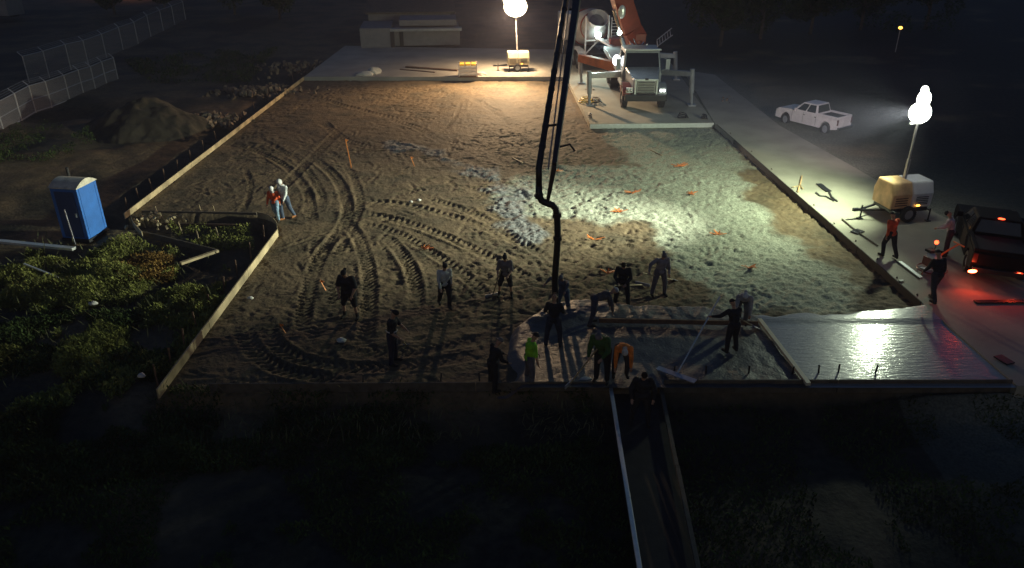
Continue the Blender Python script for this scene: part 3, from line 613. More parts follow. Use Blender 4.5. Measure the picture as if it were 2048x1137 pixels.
def rubble(name, px, py, w_, d_, n, label, mat, smax=.22):
    c = P(px, py, 0); mb = MB()
    for k in range(n):
        q = Vector((random.gauss(0, w_), random.gauss(0, d_), 0)) + c; s_ = random.uniform(.05, smax); q.z = random.uniform(-.1, .35) * math.exp(-((q - c).length / (w_ * 1.6)) ** 2) + .0
        rot = Euler((random.uniform(0, 3), random.uniform(0, 3), random.uniform(0, 3))).to_matrix()
        vs = [q + rot @ (Vector((x, y, z)) * s_ * random.uniform(.6, 1.1)) for z in (-.6, .6) for y in (-.8, .8) for x in (-1, 1)]
        mb.add(vs, [(0, 2, 3, 1), (4, 5, 7, 6), (0, 1, 5, 4), (2, 6, 7, 3), (0, 4, 6, 2), (1, 3, 7, 5)])
    tag(mb.build(name, mat), label, 'rubble', kind='stuff')
MT['rub'] = M('broken concrete', (.22, .17, .12), .9, 0, .6, 1)
rubble('rubble', 425, 242, 1.0, .7, 170, 'heap of broken pale rubble right of the soil mound', MT['rub'])
rubble('rubble', 520, 185, 1.7, .9, 200, 'scattered rubble left of the far end of the form boards', MT['rub'])
rubble('rubble', 590, 135, 1.6, 1.6, 120, 'dim rubble by the far slab corner', MT['rub'], .18)
rubble('rubble', 1180, 188, .5, .7, 50, 'clutter of scrap by the outrigger foot', MT['rub'], .13)
rubble('rubble', 1450, 210, 1.6, 1.0, 90, 'thin pale scraps on the ground right of the pump truck', MT['rub'], .10)
rubble('rubble', 320, 442, .6, .5, 40, 'broken stakes and scraps at the notch tip', MT['wood'], .10)
# ------------------------------------------------------------------ vegetation
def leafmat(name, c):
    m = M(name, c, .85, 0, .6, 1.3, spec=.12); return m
def weeds(name, area, n, hmax, mat, label, dens_seed, base=-.35, thr=-.05, lmin=.035, lmax=.1, kind='stuff', wf=.3):
    poly = G(area, -.2); xa = [p[0] for p in poly]; ya = [p[1] for p in poly]
    X = rng.uniform(min(xa), max(xa), n * 3); Y = rng.uniform(min(ya), max(ya), n * 3)
    ok = (sdpoly(X, Y, poly) > 0); dn = fbm(X, Y, .7, 4, dens_seed); ok &= dn > thr; X = X[ok][:n]; Y = Y[ok][:n]; dn = dn[ok][:n]
    zb, ins, pad = hbase(X, Y); k = len(X); V = []; F = []
    hh = hmax * (.25 + 1.6 * np.clip(dn - thr, 0, .6)) * rng.uniform(.1, 1, k)
    yaw = rng.uniform(0, 6.28, k); tl = rng.uniform(-.9, .9, k); L_ = rng.uniform(lmin, lmax, k)
    for i in range(k):
        c = Vector((X[i], Y[i], zb[i] + hh[i])); d = Vector((math.cos(yaw[i]), math.sin(yaw[i]), tl[i] * 1.6 + .5)).normalized() * L_[i] * 1.6; s_ = Vector((-math.sin(yaw[i]), math.cos(yaw[i]), .3 * tl[i])) * L_[i] * wf
        j = len(V); V += [tuple(c), tuple(c + d * .5 + s_), tuple(c + d), tuple(c + d * .5 - s_)]; F.append((j, j + 1, j + 2, j + 3))
    me = bpy.data.meshes.new(name); me.from_pydata(V, [], F); me.materials.append(mat); o = bpy.data.objects.new(name, me); COL.objects.link(o)
    return tag(o, label, 'plants', kind=kind)
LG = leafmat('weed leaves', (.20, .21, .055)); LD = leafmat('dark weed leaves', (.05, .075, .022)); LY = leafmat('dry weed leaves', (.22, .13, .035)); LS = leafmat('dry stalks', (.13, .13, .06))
weeds('weeds', [(90, 490), (250, 485), (330, 500), (440, 520), (480, 560), (400, 680), (325, 775), (150, 800), (-60, 830), (-60, 560), (10, 520)], 75000, .6, LG, 'green weeds growing below the portable toilet', 200, thr=-.02)
weeds('weeds', [(60, 490), (250, 485), (430, 520), (470, 560), (325, 775), (-60, 830), (-60, 560)], 1100, .5, LS, 'pale dry stalks standing among the green weeds', 202, thr=-.3, lmin=.12, lmax=.3, wf=.06)
weeds('weeds', [(300, 795), (1210, 792), (1210, 860), (300, 880)], 1500, .4, LS, 'dry stalks along the near edge of the dirt', 203, thr=-.1, lmin=.1, lmax=.25, wf=.08)
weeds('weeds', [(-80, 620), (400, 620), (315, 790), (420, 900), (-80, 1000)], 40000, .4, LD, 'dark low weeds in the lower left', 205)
weeds('weeds', [(225, 490), (345, 490), (350, 560), (240, 575)], 8000, .45, LY, 'patch of rusty brown weeds in the green', 207, thr=-.2)
weeds('weeds', [(330, 450), (500, 455), (510, 495), (400, 495)], 3500, .35, LG, 'green weeds inside the notch', 209, thr=-.1)
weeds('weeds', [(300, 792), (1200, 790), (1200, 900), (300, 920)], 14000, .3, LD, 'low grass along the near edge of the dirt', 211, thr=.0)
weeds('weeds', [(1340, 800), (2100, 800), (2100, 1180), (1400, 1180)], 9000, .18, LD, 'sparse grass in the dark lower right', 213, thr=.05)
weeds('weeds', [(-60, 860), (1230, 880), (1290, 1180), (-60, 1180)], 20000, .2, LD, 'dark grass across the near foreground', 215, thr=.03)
weeds('weeds', [(-60, 280), (180, 270), (200, 300), (100, 330), (-60, 340)], 6000, .5, LD, 'dim weeds below the left fence', 217)
weeds('weeds', [(250, 130), (560, 100), (500, 170), (300, 180)], 7000, .4, LD, 'dim scrub behind the soil mound', 219, lmax=.2)
def tree(px, py, h, r, label, seed, n=4200):
    rr = random.Random(seed); c = P(px, py, 0); t = empty('tree', c, 0, 1, label, 'tree', 'dark trees behind the site')
    mb = MB(); mb.tube([(0, 0, -.3), (.05, .02, h * .3), (-.08, .05, h * .62)], [.2, .15, .07], 8)
    for k in range(7):
        a = rr.uniform(0, 6.28); z0 = h * rr.uniform(.25, .5); q = Vector((math.cos(a) * r * .7, math.sin(a) * r * .7, z0 + h * .25)); mb.tube([(0, 0, z0), q * .5 + Vector((0, 0, z0 * .45)), q], [.08, .05, .02], 6)
    mb.build('trunk', MT['wood_dark'], t)
    cl = [(Vector((rr.gauss(0, r * .45), rr.gauss(0, r * .45), h * .62 + rr.gauss(0, h * .16))), rr.uniform(.3, .55) * r) for _ in range(16)]; V = []; F = []
    for k in range(n):
        cc, cr = rr.choice(cl); d = Vector((rr.gauss(0, 1), rr.gauss(0, 1), rr.gauss(0, 1))).normalized() * cr * rr.uniform(.6, 1); p = cc + d
        u = Vector((rr.gauss(0, 1), rr.gauss(0, 1), rr.gauss(0, 1))).normalized() * .17; v = u.orthogonal().normalized() * .09; j = len(V)
        V += [tuple(p - u), tuple(p + v), tuple(p + u), tuple(p - v)]; F.append((j, j + 1, j + 2, j + 3))
    me = bpy.data.meshes.new('crown'); me.from_pydata(V, [], F); me.materials.append(LD); o = bpy.data.objects.new('crown', me); COL.objects.link(o); o.parent = t
for i, (px, py, h, r) in enumerate([(1440, 95, 6, 2.6), (1520, 80, 7, 3), (1620, 70, 6.5, 3), (1720, 62, 7, 3.2), (1400, 60, 7, 3), (1850, 60, 7, 3.2), (560, 40, 5, 2.4), (470, 30, 6, 3), (230, 30, 4, 2.2), (330, 18, 4, 2.4)]):
    tree(px, py, h, r, ['dark tree nearest behind the pump truck', 'dark tree right of the one nearest the pump truck', 'dark tree above the white pickup', 'dark tree right of the one above the pickup', 'dark tree at the top edge right of the red boom', 'dark tree above the right light tower', 'dark tree left of the low building', 'dark tree at the top edge above the rubble', 'dark tree in orange light at the upper left', 'dark tree in orange light right of its twin'][i], 300 + i)
def streetlamp(px, py, label, mat, h=4.5):
    c = P(px, py, 0); t = empty('street_lamp', c, 0, 1, label, 'street lamp'); 
    MB().cone((0, 0, 0), (0, 0, h), .07, .05, 8).build('pole', MT['galv'], t); MB().beam((0, 0, h), (.7, 0, h + .1), .06, .06).build('arm', MT['galv'], t)
    MB().box((.8, 0, h + .08), (.45, .2, .1)).build('lamp_housing', MT['galv'], t); MB().box((.8, 0, h - .0), (.3, .16, .07)).build('lamp', mat, t); return c
c = P(1801, 56, 2.2); t = empty('marker_lamp', (c.x, c.y, 0), 0, 1, 'small far orange lamp in the dark upper right', 'lamp')
MB().cone((0, 0, 0), (0, 0, 2.1), .04, .04, 8).build('pole', MT['galv'], t); MB().ball((0, 0, 2.2), (.17, .17, .13)).build('lamp', MT['marker'], t)
l = bpy.data.lights.new('orange_street_glow', 'SPOT'); l.energy = 2600; l.color = (1, .35, .1); l.spot_size = R(150); l.spot_blend = 1; lo = bpy.data.objects.new('orange_street_glow', l); COL.objects.link(lo)
q = streetlamp(270, -14, 'tall street lamp beyond the upper left edge', MT['marker'], 6); lo.location = (q.x + .8, q.y - .6, 5.5)
# ------------------------------------------------------------------ light towers
def wheel(mb_parent, name, c, r, w_, ax=Vector((1, 0, 0))):
    c = Vector(c); t = MB(); prof = [(.62, -.5), (.9, -.5), (1, -.36), (1, .36), (.9, .5), (.62, .5)]; n = 24; vs = []; fs = []
    u = Vector((0, 1, 0)) if abs(ax.x) > .5 else Vector((1, 0, 0)); v = ax.cross(u)
    for k in range(n):
        a = 2 * math.pi * k / n
        for rr_, xx in prof: vs.append(c + (u * math.cos(a) + v * math.sin(a)) * rr_ * r + ax * xx * w_)
    m = len(prof)
    for k in range(n):
        for j in range(m): fs.append((k * m + j, k * m + (j + 1) % m, ((k + 1) % n) * m + (j + 1) % m, ((k + 1) % n) * m + j))
    t.add(vs, fs)
    for k in range(n): a = 2 * math.pi * k / n; t.box(c + (u * math.cos(a) + v * math.sin(a)) * r * .99, (w_ * .9, .05 * r * 2, .05 * r), rot=Matrix((ax, -u * math.sin(a) + v * math.cos(a), u * math.cos(a) + v * math.sin(a))).transposed())
    o = t.build(name, MT['black'], mb_parent)
    h = MB(); h.cone(c - ax * w_ * .3, c + ax * w_ * .3, r * .62, r * .62, 20); h.cone(c - ax * w_ * .45, c + ax * w_ * .45, r * .2, r * .2, 12)
    for k in range(8): a = math.pi * k / 4; h.cone(c + (u * math.cos(a) + v * math.sin(a)) * r * .38 - ax * w_ * .36, c + (u * math.cos(a) + v * math.sin(a)) * r * .38 + ax * w_ * .36, r * .05, r * .05, 6)
    h.build('rim', MT['steelgrey'], o); return o
def tower(base, lamp, rz, sc, label, bodymat, body2, glare_globes, gm):
    t = empty('light_tower', base, rz, 1, label, 'light tower'); inv = Matrix.Rotation(-rz, 3, 'Z'); top = inv @ (lamp - base); s = sc
    MB().box((0, 0, .42 * s), (1.5 * s, 1.05 * s, .14 * s)).build('chassis', MT['blacksteel'], t, bevel=.01)
    pr = [(-.55 * s, .5 * s), (-.58 * s, 1.05 * s), (-.42 * s, 1.48 * s), (.42 * s, 1.48 * s), (.58 * s, 1.05 * s), (.55 * s, .5 * s)]
    b = MB().extr(pr, -.02 * s, .85 * s).build('engine_cover', bodymat, t, bevel=.06 * s); b2 = MB().extr(pr, -.85 * s, -.025 * s).build('engine_cover', body2, t, bevel=.06 * s)
    mb = MB()
    for k in range(5): mb.box((.4 * s, -.585 * s, (.65 + k * .07) * s), (.5 * s, .02, .025 * s))
    mb.build('vent_louvres', MT['blacksteel'], b)
    mb = MB()
    for k in range(4): mb.box((-.45 * s, -.585 * s, (.65 + k * .09) * s), (.5 * s, .02, .03 * s))
    mb.build('vent_louvres', MT['wood_mud'], b2)
    wheel(t, 'wheel', (-.1 * s, -.62 * s, .3 * s), .3 * s, .18 * s, Vector((0, 1, 0))); wheel(t, 'wheel', (-.1 * s, .62 * s, .3 * s), .3 * s, .18 * s, Vector((0, 1, 0)))
    mb = MB(); mb.beam((-.85 * s, -.3 * s, .42 * s), (-1.75 * s, 0, .38 * s), .07, .07); mb.beam((-.85 * s, .3 * s, .42 * s), (-1.75 * s, 0, .38 * s), .07, .07); mb.box((-1.85 * s, 0, .4 * s), (.25, .12, .12)); mb.cone((-1.6 * s, 0, .0), (-1.6 * s, 0, .55 * s), .035, .035, 8); mb.box((-1.6 * s, 0, .03), (.2, .2, .05)); mb.build('tow_hitch', MT['blacksteel'], t)
    for x in (-.75, .75):
        mb = MB(); mb.cone((x * s, -.7 * s, .03), (x * s, -.7 * s, .5 * s), .03, .03, 8); mb.box((x * s, -.7 * s, .02), (.18, .18, .04)); mb.beam((x * s, -.7 * s, .42 * s), (x * s, -.4 * s, .42 * s), .05, .05); mb.build('stabiliser', MT['blacksteel'], t)
    m0 = Vector((top.x * .1, .1, .5 * s)); mb = MB(); mb.beam(m0, m0.lerp(Vector((top.x, top.y, top.z)), .5), .11, .11); mb.beam(m0.lerp(top, .45), top, .07, .07); mb.build('mast', MT['galv'], t)
    for gx, gy, gz, r in glare_globes:
        o = MB().ball(top + Vector((gx, gy, gz)), r, 24, 14).build('lamp_head', gm, t, True)  # lamp heads shaped as glowing balls, sized to their overexposed bloom
    MB().box(top + Vector((0, .1, -.45)), (.5, .1, .08)).build('lamp_bracket', MT['galv'], t)
    MB().box((.25 * s, -.62 * s, .62 * s), (.14, .04, .06)).build('marker_light', MT['marker'], t)
    return t
tower(TR, LR, R(12), 1.14, 'right light tower with white glare globes and an orange and white engine cover', MT['white'], MT['amber'], [(0, 0, 0, (.43, .40, .42)), (.12, .1, .52, (.27, .24, .36)), (.06, .1, .86, (.15, .14, .2))], MT['lamp_w'])
tower(TF, LF, R(5), 1.0, 'far light tower with warm lamp and cream engine cover on the far slab', MT['cream'], MT['cream'], [(0, 0, 0, (.9, .8, .75)), (-.45, 0, .5, (.5, .5, .5))], MT['lamp_o'])
# ------------------------------------------------------------------ pickups
def lerp3(a, b, t): return tuple(a[i] + (b[i] - a[i]) * t for i in range(3))
def pickup(loc, rz, sc, paint, label, tails=None, heads=None):
    t = empty('pickup_truck', loc, rz, sc, label, 'pickup truck'); W = .96
    arch = lambda yc: [(yc + .47 * math.cos(math.pi * k / 8), .42 + .47 * math.sin(math.pi * k / 8)) for k in range(9)]
    prof = [(2.8, .45), (2.82, .75), (2.72, .98), (2.55, 1.08), (1.35, 1.16), (-.95, 1.14), (-2.75, 1.12), (-2.8, .95), (-2.78, .5)] + arch(-1.85)[::-1] + [(-1.3, .38), (1.35, .38)] + arch(1.85)[::-1] + [(2.4, .42)]
    mb = MB(); 
    mb.extr(prof, -W, W); body = mb.build('body', paint, t)
    body.data.transform(Matrix.Identity(4))
    # bed cavity shown as an open box on top
    mb = MB(); mb.box((0, -1.86, 1.125), (1.56, 1.66, .04)); mb.build('bed_floor', MT['black'], t)
    mb = MB(); mb.box((-.88, -1.86, 1.2), (.14, 1.8, .12)); mb.box((.88, -1.86, 1.2), (.14, 1.8, .12)); mb.box((0, -2.74, 1.2), (1.62, .08, .12)); mb.build('bed_rails', paint, t, bevel=.02)
    MB().box((0, -2.815, .9), (1.55, .05, .42)).build('tailgate', paint, t, bevel=.015)
    MB().box((0, -2.93, .55), (1.8, .16, .18)).build('rear_bumper', MT['chrome'] if paint is not MT['darkpaint'] else MT['blacksteel'], t, bevel=.02)
    MB().box((0, 2.88, .55), (1.86, .16, .24)).build('front_bumper', MT['chrome'], t, bevel=.03)
    MB().box((0, 2.815, .84), (1.15, .05, .26)).build('grille', MT['blacksteel'], t)
    for s_ in (-1, 1):
        MB().box((s_ * .76, 2.79, .86), (.3, .1, .2)).build('headlight', MT['alu'], t, bevel=.02)
        MB().box((s_ * .87, -2.8, .93), (.15, .07, .34)).build('taillight', tails or MT['reddark'], t)
    # cab
    b4 = [(-.92, 1.25, 1.14), (.92, 1.25, 1.14), (.92, -.95, 1.14), (-.92, -.95, 1.14)]; t4 = [(-.72, .5, 1.72), (.72, .5, 1.72), (.72, -.75, 1.74), (-.72, -.75, 1.74)]
    cab = MB(); cab.add(b4 + t4, [(0, 1, 2, 3), (4, 7, 6, 5), (0, 4, 5, 1), (1, 5, 6, 2), (2, 6, 7, 3), (3, 7, 4, 0)]); cb = cab.build('cab', paint, t, bevel=.05)
    def win(q, a, b_, c, d, off, nm):
        q = [Vector(p) for p in q]; B = lambda u, v: q[0].lerp(q[1], u).lerp(q[3].lerp(q[2], u), v); pts = [B(a, c), B(b_, c), B(b_, d), B(a, d)]
        mb = MB(); mb.quadpanel([p + Vector(off) for p in pts], .006); mb.build(nm, MT['glass'], cb)
    win([b4[0], b4[1], t4[1], t4[0]], .06, .94, .1, .9, (0, .012, .01), 'windshield'); win([b4[3], b4[2], t4[2], t4[3]], .08, .92, .15, .88, (0, -.012, .005), 'rear_window')
    for s_, i, j in ((-1, 3, 0), (1, 2, 1)):
        q = [b4[i], b4[j], t4[j], t4[i]]; win(q, .06, .44, .12, .86, (s_ * .012, 0, .005), 'side_window'); win(q, .5, .87, .12, .86, (s_ * .012, 0, .005), 'side_window')
        MB().box((s_ * 1.06, .95, 1.22), (.2, .1, .2)).build('wing_mirror', paint, t, bevel=.02)
        for y in (.15, -.85): MB().box((s_ * (W + .012), y, .98), (.025, .16, .04)).build('door_handle', MT['blacksteel'], t)
        [MB().box((s_ * (W + .003), yy, .8), (.008, .015, .62)).build('door_seam', MT['blacksteel'], t) for yy in (.25, -.93, 1.28)]
        wheel(t, 'wheel', (s_ * .84, 1.85, .39), .39, .26); wheel(t, 'wheel', (s_ * .84, -1.85, .39), .39, .26)
    return t
fr = P(1583, 247, .14); rr_ = P(1662, 267, .14); mid = (fr + rr_) / 2; d = fr - rr_
wp = pickup((mid.x, mid.y, .14), math.atan2(-d.x, d.y), d.length / 3.7, MT['white'], 'white crew cab pickup parked in the dark right of the pump truck')
wp.scale.z *= 1.22
tc_ = P(1993, 575, SZ)
tl = PY(1993, 543, tc_.y)
pickup((tc_.x + .05 + .374 * 2.86, tc_.y + .1 + .927 * 2.86, SZ), R(-22), 1.0, MT['darkpaint'], 'dark pickup at the right edge with glowing red tail lamps', tails=MT['reddark'])
for s_ in (-1, 1):
    c = PY(1993 + s_ * 48, 543, tc_.y + .05); o = MB().ball((0, 0, 0), (.16, .04, .06)).build('taillight_glow', MT['tail2']); o.location = c
    tag(o, f'bright red tail lamp, {"left" if s_ < 0 else "right"} one on the dark pickup', 'tail lamp')
TAILS = [o for o in COL.objects if o.name.startswith('taillight_glow')]
dp = [o for o in COL.objects if o.name.startswith('pickup_truck')][-1]
bpy.context.view_layer.update()
for o in TAILS:
    m_ = o.matrix_world.copy(); o.parent = dp; o.matrix_parent_inverse = dp.matrix_world.inverted(); o.name = 'brake_lamp'
    for k in ('category', 'label'):
        if k in o: del o[k]
o = MB().ball((0, -.8, 1.78), (.12, .05, .03)).build('brake_lamp', MT['tail'], dp)
for s_, e in ((-1, 26), (1, 26)):
    l = bpy.data.lights.new('tail_lamp_light', 'SPOT'); l.energy = e * 1.2; l.color = (1, .06, .02); l.spot_size = R(150); l.spot_blend = .8; l.shadow_soft_size = .05
    lo = bpy.data.objects.new('tail_lamp_light', l); COL.objects.link(lo); c = PY(1993 + s_ * 48, 541, tc_.y - .12); lo.location = c; lo.rotation_euler = Vector((-.25, -1, -.5)).to_track_quat('-Z', 'Y').to_euler()
# ------------------------------------------------------------------ concrete pump truck
def pump():
    a = P(1248, 214, SZ); b = P(1318, 213, SZ); c = (a + b) / 2; S = 1.22
    t = empty('concrete_pump_truck', (c.x, c.y + .6, SZ), R(180 + 0), S, 'concrete pump truck with grey hood, red boom and spread outriggers', 'pump truck')
    # local: front is +y
    hood = [(1.35, .95), (1.45, 1.0), (1.45, 1.55), (1.2, 1.75), (.0, 1.92), (.0, .95)]
    h = MB(); h.add([(-.62, 1.45, .95), (.62, 1.45, .95), (.66, 1.4, 1.62), (-.66, 1.4, 1.62), (-.95, -.15, .95), (.95, -.15, .95), (.92, -.15, 2.0), (-.92, -.15, 2.0)], [(0, 1, 2, 3), (7, 6, 5, 4), (0, 4, 5, 1), (1, 5, 6, 2), (2, 6, 7, 3), (3, 7, 4, 0)])
    h.build('hood', MT['steelgrey'], t, bevel=.07)
    g = MB(); g.box((0, 1.5, 1.25), (.96, .05, .62)); gr = g.build('grille', MT['chrome'], t, bevel=.01)
    mb = MB()
    for k in range(7): mb.box((0, 1.53, 1.0 + k * .083), (.86, .02, .045))
    mb.build('grille_bars', MT['blacksteel'], gr)
    mb = MB(); mb.box((-.56, 1.5, 1.25), (.1, .08, .78)); mb.box((.56, 1.5, 1.25), (.1, .08, .78)); mb.box((0, 1.5, 1.62), (1.2, .08, .1)); mb.build('grille_surround', MT['alu'], gr, bevel=.015)
    MB().box((0, 1.53, 1.66), (.18, .05, .1)).build('badge', MT['blacksteel'], gr, bevel=.02)
    MB().box((0, 1.62, .72), (2.2, .2, .34)).build('bumper', MT['blacksteel'], t, bevel=.04)
    for s_ in (-1, 1):
        fn = MB(); pr = [(-.1 + .95 * math.cos(math.pi * k / 10) * .62 + .72, .62 + .62 * math.sin(math.pi * k / 10) + .1) for k in range(11)]
        fn.extr(pr + [(pr[-1][0] + .1, pr[-1][1]), (.6, 1.2), (pr[0][0] - .05, pr[0][1])], s_ * .68, s_ * 1.16); fn.build('fender', MT['steelgrey'] if s_ < 0 else MT['red'], t, bevel=.02)  # the red fender carries warm lamp light in its colour
        hl = MB().box((s_ * .86, 1.46, 1.08), (.36, .12, .28)).build('headlight', MT['alu'], t, bevel=.03)
        mb = MB(); mb.ball((s_ * .79, 1.53, 1.08), (.07, .03, .07)); mb.ball((s_ * .95, 1.53, 1.08), (.07, .03, .07)); mb.build('lens', MT['small'] if s_ < 0 else MT['chrome'], hl)
        wheel(t, 'wheel', (s_ * 1.0, .62, .52), .52, .3)
        for y in (-4.2, -5.5): wheel(t, 'wheel', (s_ * .95, y, .52), .52, .52)
        m_ = MB(); m_.beam((s_ * 1.0, -.15, 1.75), (s_ * 1.3, .0, 1.95), .04, .04); m_.beam((s_ * 1.0, -.15, 2.5), (s_ * 1.3, .0, 2.4), .04, .04); m_.box((s_ * 1.32, 0, 2.15), (.24, .1, .56)); m_.build('mirror', MT['steelgrey'], t, bevel=.02)
    b4 = [(-1.02, -.15, 1.75), (1.02, -.15, 1.75), (1.05, -1.9, 1.75), (-1.05, -1.9, 1.75)]; t4 = [(-.92, -.45, 2.78), (.92, -.45, 2.78), (.98, -1.9, 2.85), (-.98, -1.9, 2.85)]
    lowc = MB().box((0, -1.05, 1.32), (2.12, 1.75, .86)).build('cab_lower', MT['steelgrey'], t, bevel=.03)
    cb = MB(); cb.add(b4 + t4, [(0, 1, 2, 3), (4, 7, 6, 5), (0, 4, 5, 1), (1, 5, 6, 2), (2, 6, 7, 3), (3, 7, 4, 0)]); cab = cb.build('cab', MT['steelgrey'], t, bevel=.05)
    def win(q, a_, b_, c_, d_, off, nm):
        q = [Vector(p) for p in q]; B = lambda u, v: q[0].lerp(q[1], u).lerp(q[3].lerp(q[2], u), v); pts = [B(a_, c_), B(b_, c_), B(b_, d_), B(a_, d_)]
        MB().quadpanel([p + Vector(off) for p in pts], .006).build(nm, MT['glass'], cab)
    win([b4[0], b4[1], t4[1], t4[0]], .05, .95, .15, .88, (0, .014, .006), 'windshield')
    win([b4[1], b4[2], t4[2], t4[1]], .08, .75, .2, .85, (.014, 0, 0), 'side_window'); win([b4[3], b4[0], t4[0], t4[3]], .25, .92, .2, .85, (-.014, 0, 0), 'side_window')
    MB().box((0, -.3, 2.86), (1.9, .35, .05)).build('sun_visor', MT['alu'], t, bevel=.01)
    MB().box((0, -5.3, .95), (.9, 8.6, .35)).build('chassis_frame', MT['blacksteel'], t)
    MB().box((0, -5.6, 1.5), (2.3, 6.6, .3)).build('deck', MT['steelgrey'], t, bevel=.02)
    MB().box((0, -9.4, 1.5), (1.5, 1.2, 1.1)).build('hopper', MT['red'], t, bevel=.03)
    # clutter of hydraulics by the turret
    mb = MB()
    for k in range(26):
        p = Vector((random.uniform(-.3, .3), -2.3, random.uniform(2.0, 2.4))); q = p + Vector((random.uniform(-.7, .7), random.uniform(-.3, .3), random.uniform(-.3, .7))) + Vector((random.uniform(-.4, .4), random.uniform(-.4, .4), random.uniform(-.6, .6)))
        mb.tube([p, (p + q) / 2 + Vector((0, .15, .1)), q], .035, 6)
    mb.box((0, -2.35, 2.2), (.7, .3, .5)); mb.build('hydraulic_lines', MT['chrome'], t)
    mb = MB(); mb.cone((0, -2.75, 1.6), (0, -2.75, 3.0), .55, .45, 20); mb.box((0, -2.75, 3.1), (.9, .8, .5)); mb.build('turret', MT['red'], t, bevel=.03)
    mb = MB(); mb.box((-.8, -2.7, 2.1), (.5, .6, .7)); mb.box((.75, -2.6, 2.0), (.4, .5, .5)); mb.build('tool_boxes', MT['steelgrey'], t, bevel=.03)
    # outriggers: local offsets computed from the photo
    inv = Matrix.Rotation(-t.rotation_euler.z, 3, 'Z'); loc = Vector(t.location)
    def L3(v): return (inv @ (Vector(v) - loc)) / S
    def outr(root, knee, foot, col, w_=.3):
        r_ = MB(); r_.beam(root, knee, w_, w_ * 1.1, w2=w_ * .8, h2=w_ * .85); 
        n = 6
        o = r_.build('outrigger', col, t, bevel=.02)
        l_ = MB(); l_.cone(Vector(knee) + Vector((0, 0, .25)), Vector(knee).lerp(Vector(foot), .6), .13, .13, 12); l_.cone(Vector(knee).lerp(Vector(foot), .55), foot, .08, .08, 12); l_.box(Vector(foot) + Vector((0, 0, .04)), (.4, .4, .08)); l_.build('outrigger_leg', MT['steelgrey'], o)
    yF = c.y
    f1 = P(1383, 212, SZ); k1 = PY(1384, 148, f1.y); outr((-.9, -1.6, 1.45), L3(k1), L3(f1), MT['steelgrey'])
    f2 = P(1179, 211, SZ); k2 = PY(1178, 152, f2.y); outr((.9, -1.0, 1.45), L3(k2), L3(f2), MT['alu'])
    f3 = P(1163, 168, SZ); k3 = PY(1160, 116, f3.y); outr((.9, -3.4, 1.35), L3(k3), L3(f3), MT['orange2'], .5)
    f4 = P(1352, 160, SZ); k4 = PY(1350, 112, f4.y); outr((-.9, -6.5, 1.5), L3(k4), L3(f4), MT['steelgrey'])
    mb = MB()
    p0 = Vector((-1.25, -3.0, 2.6)); 
    for k in range(6): mb.cone(p0 + Vector((-.16 * k, -.12 * k, .1 * k - .05)), p0 + Vector((-.16 * k - .1, -.12 * k - .9, .1 * k + .15)), .02, .02, 6)
    mb.tube([p0, p0 + Vector((-.9, -.6, .5))], .03, 6); mb.tube([p0 + Vector((-.1, -.9, .2)), p0 + Vector((-1.0, -1.5, .75))], .03, 6); mb.build('ladder', MT['galv'], t)
    MB().ball((1.25, -1.4, 2.1), (.22, .1, .3)).build('work_light', MT['small'], t)
    # boom: built in world coordinates then put under the truck
    def arm(name, pts, ws, mat, par=t):
        mb = MB()
        for (p, q), (wa, wb) in zip(zip(pts[:-1], pts[1:]), ws): mb.beam(L3(p), L3(q), wa * .6 / S, wa / S, w2=wb * .6 / S, h2=wb / S)
        return mb.build(name, mat, par, bevel=.015)
    T = c + Vector((0, .6 + 2.75 * S, 0)); T.z = 3.9
    e1 = PY(1268, -70, T.y - .6); bA = arm('boom_section', [T, PY(1262, 60, T.y - .2), PY(1240, -10, T.y - .5), Vector((8.2, T.y - 3, 15.5))], [(1.35, 1.3), (1.3, 1.25), (1.25, 1.0)], MT['red'])
    mb = MB(); p1 = L3(PY(1243, 75, T.y - 1.2)); p2 = L3(PY(1228, 20, T.y - 1.5)); p0 = L3(PY(1253, 110, T.y - .8)); mb.tube([p0, p1], .14, 12); mb.tube([p1, p2], .09, 12); mb.build('boom_cylinder', MT['chrome'], bA)
    MB().ball(L3(PY(1239, 66, T.y - 1.6)), .12).build('boom_lamp', MT['work'], bA)
    MB().ball(L3(PY(1244, 24, T.y - 1.6)), (.2, .1, .35)).build('boom_pivot', MT['alu'], bA)
    tip = PY(1094, 392, P(1118, 655).y + .3); mid_ = PY(1146, -60, tip.y + 11.0)
    top2 = Vector((8.0, T.y - 3.3, 15.8)); bB = arm('boom_section', [top2, mid_ + Vector((.1, 0, .1))], [(.7, .5)], MT['red'])
    off = Vector((.27, .25, 0))
    bC = arm('boom_section', [mid_ + Vector((.32, 0, 0)), tip + Vector((.20, .0, .95)), tip + Vector((.02, 0, -.2))], [(.50, .24), (.24, .17)], MT['boomdark'])
    pipe = MB(); pipe.tube([L3(mid_ + Vector((-.12, -.2, 0))), L3(tip + Vector((-.26, 0, .9))), L3(tip + Vector((-.25, 0, .28)))], .085 / S * 1.15, 12)
    pipe.build('delivery_pipe', MT['blacksteel'], bC, True)
    mb = MB()
    for k in range(1, 12):
        q = (mid_ + Vector((-.12, -.2, 0))).lerp(tip + Vector((-.26, 0, .9)), k / 12); r_ = (mid_ + Vector((.32, 0, 0))).lerp(tip + Vector((.2, 0, .95)), k / 12); dd = (tip - mid_).normalized() * .06
        cl = MB(); cl.cone(L3(q - dd), L3(q + dd), .11 / S, .11 / S, 12)
        if k in (3, 10): cl.beam(L3(q), L3(r_), .05, .05)
        cl.build('pipe_clamp', MT['blacksteel'], bC)
    MB().tube([L3(mid_ + Vector((.02, -.1, .1))), L3(tip + Vector((.02, 0, .85)))], .022, 8).build('hydraulic_line', MT['galv'], bC, True)  # thin pale tube standing in for the lamp-lit edge of the boom
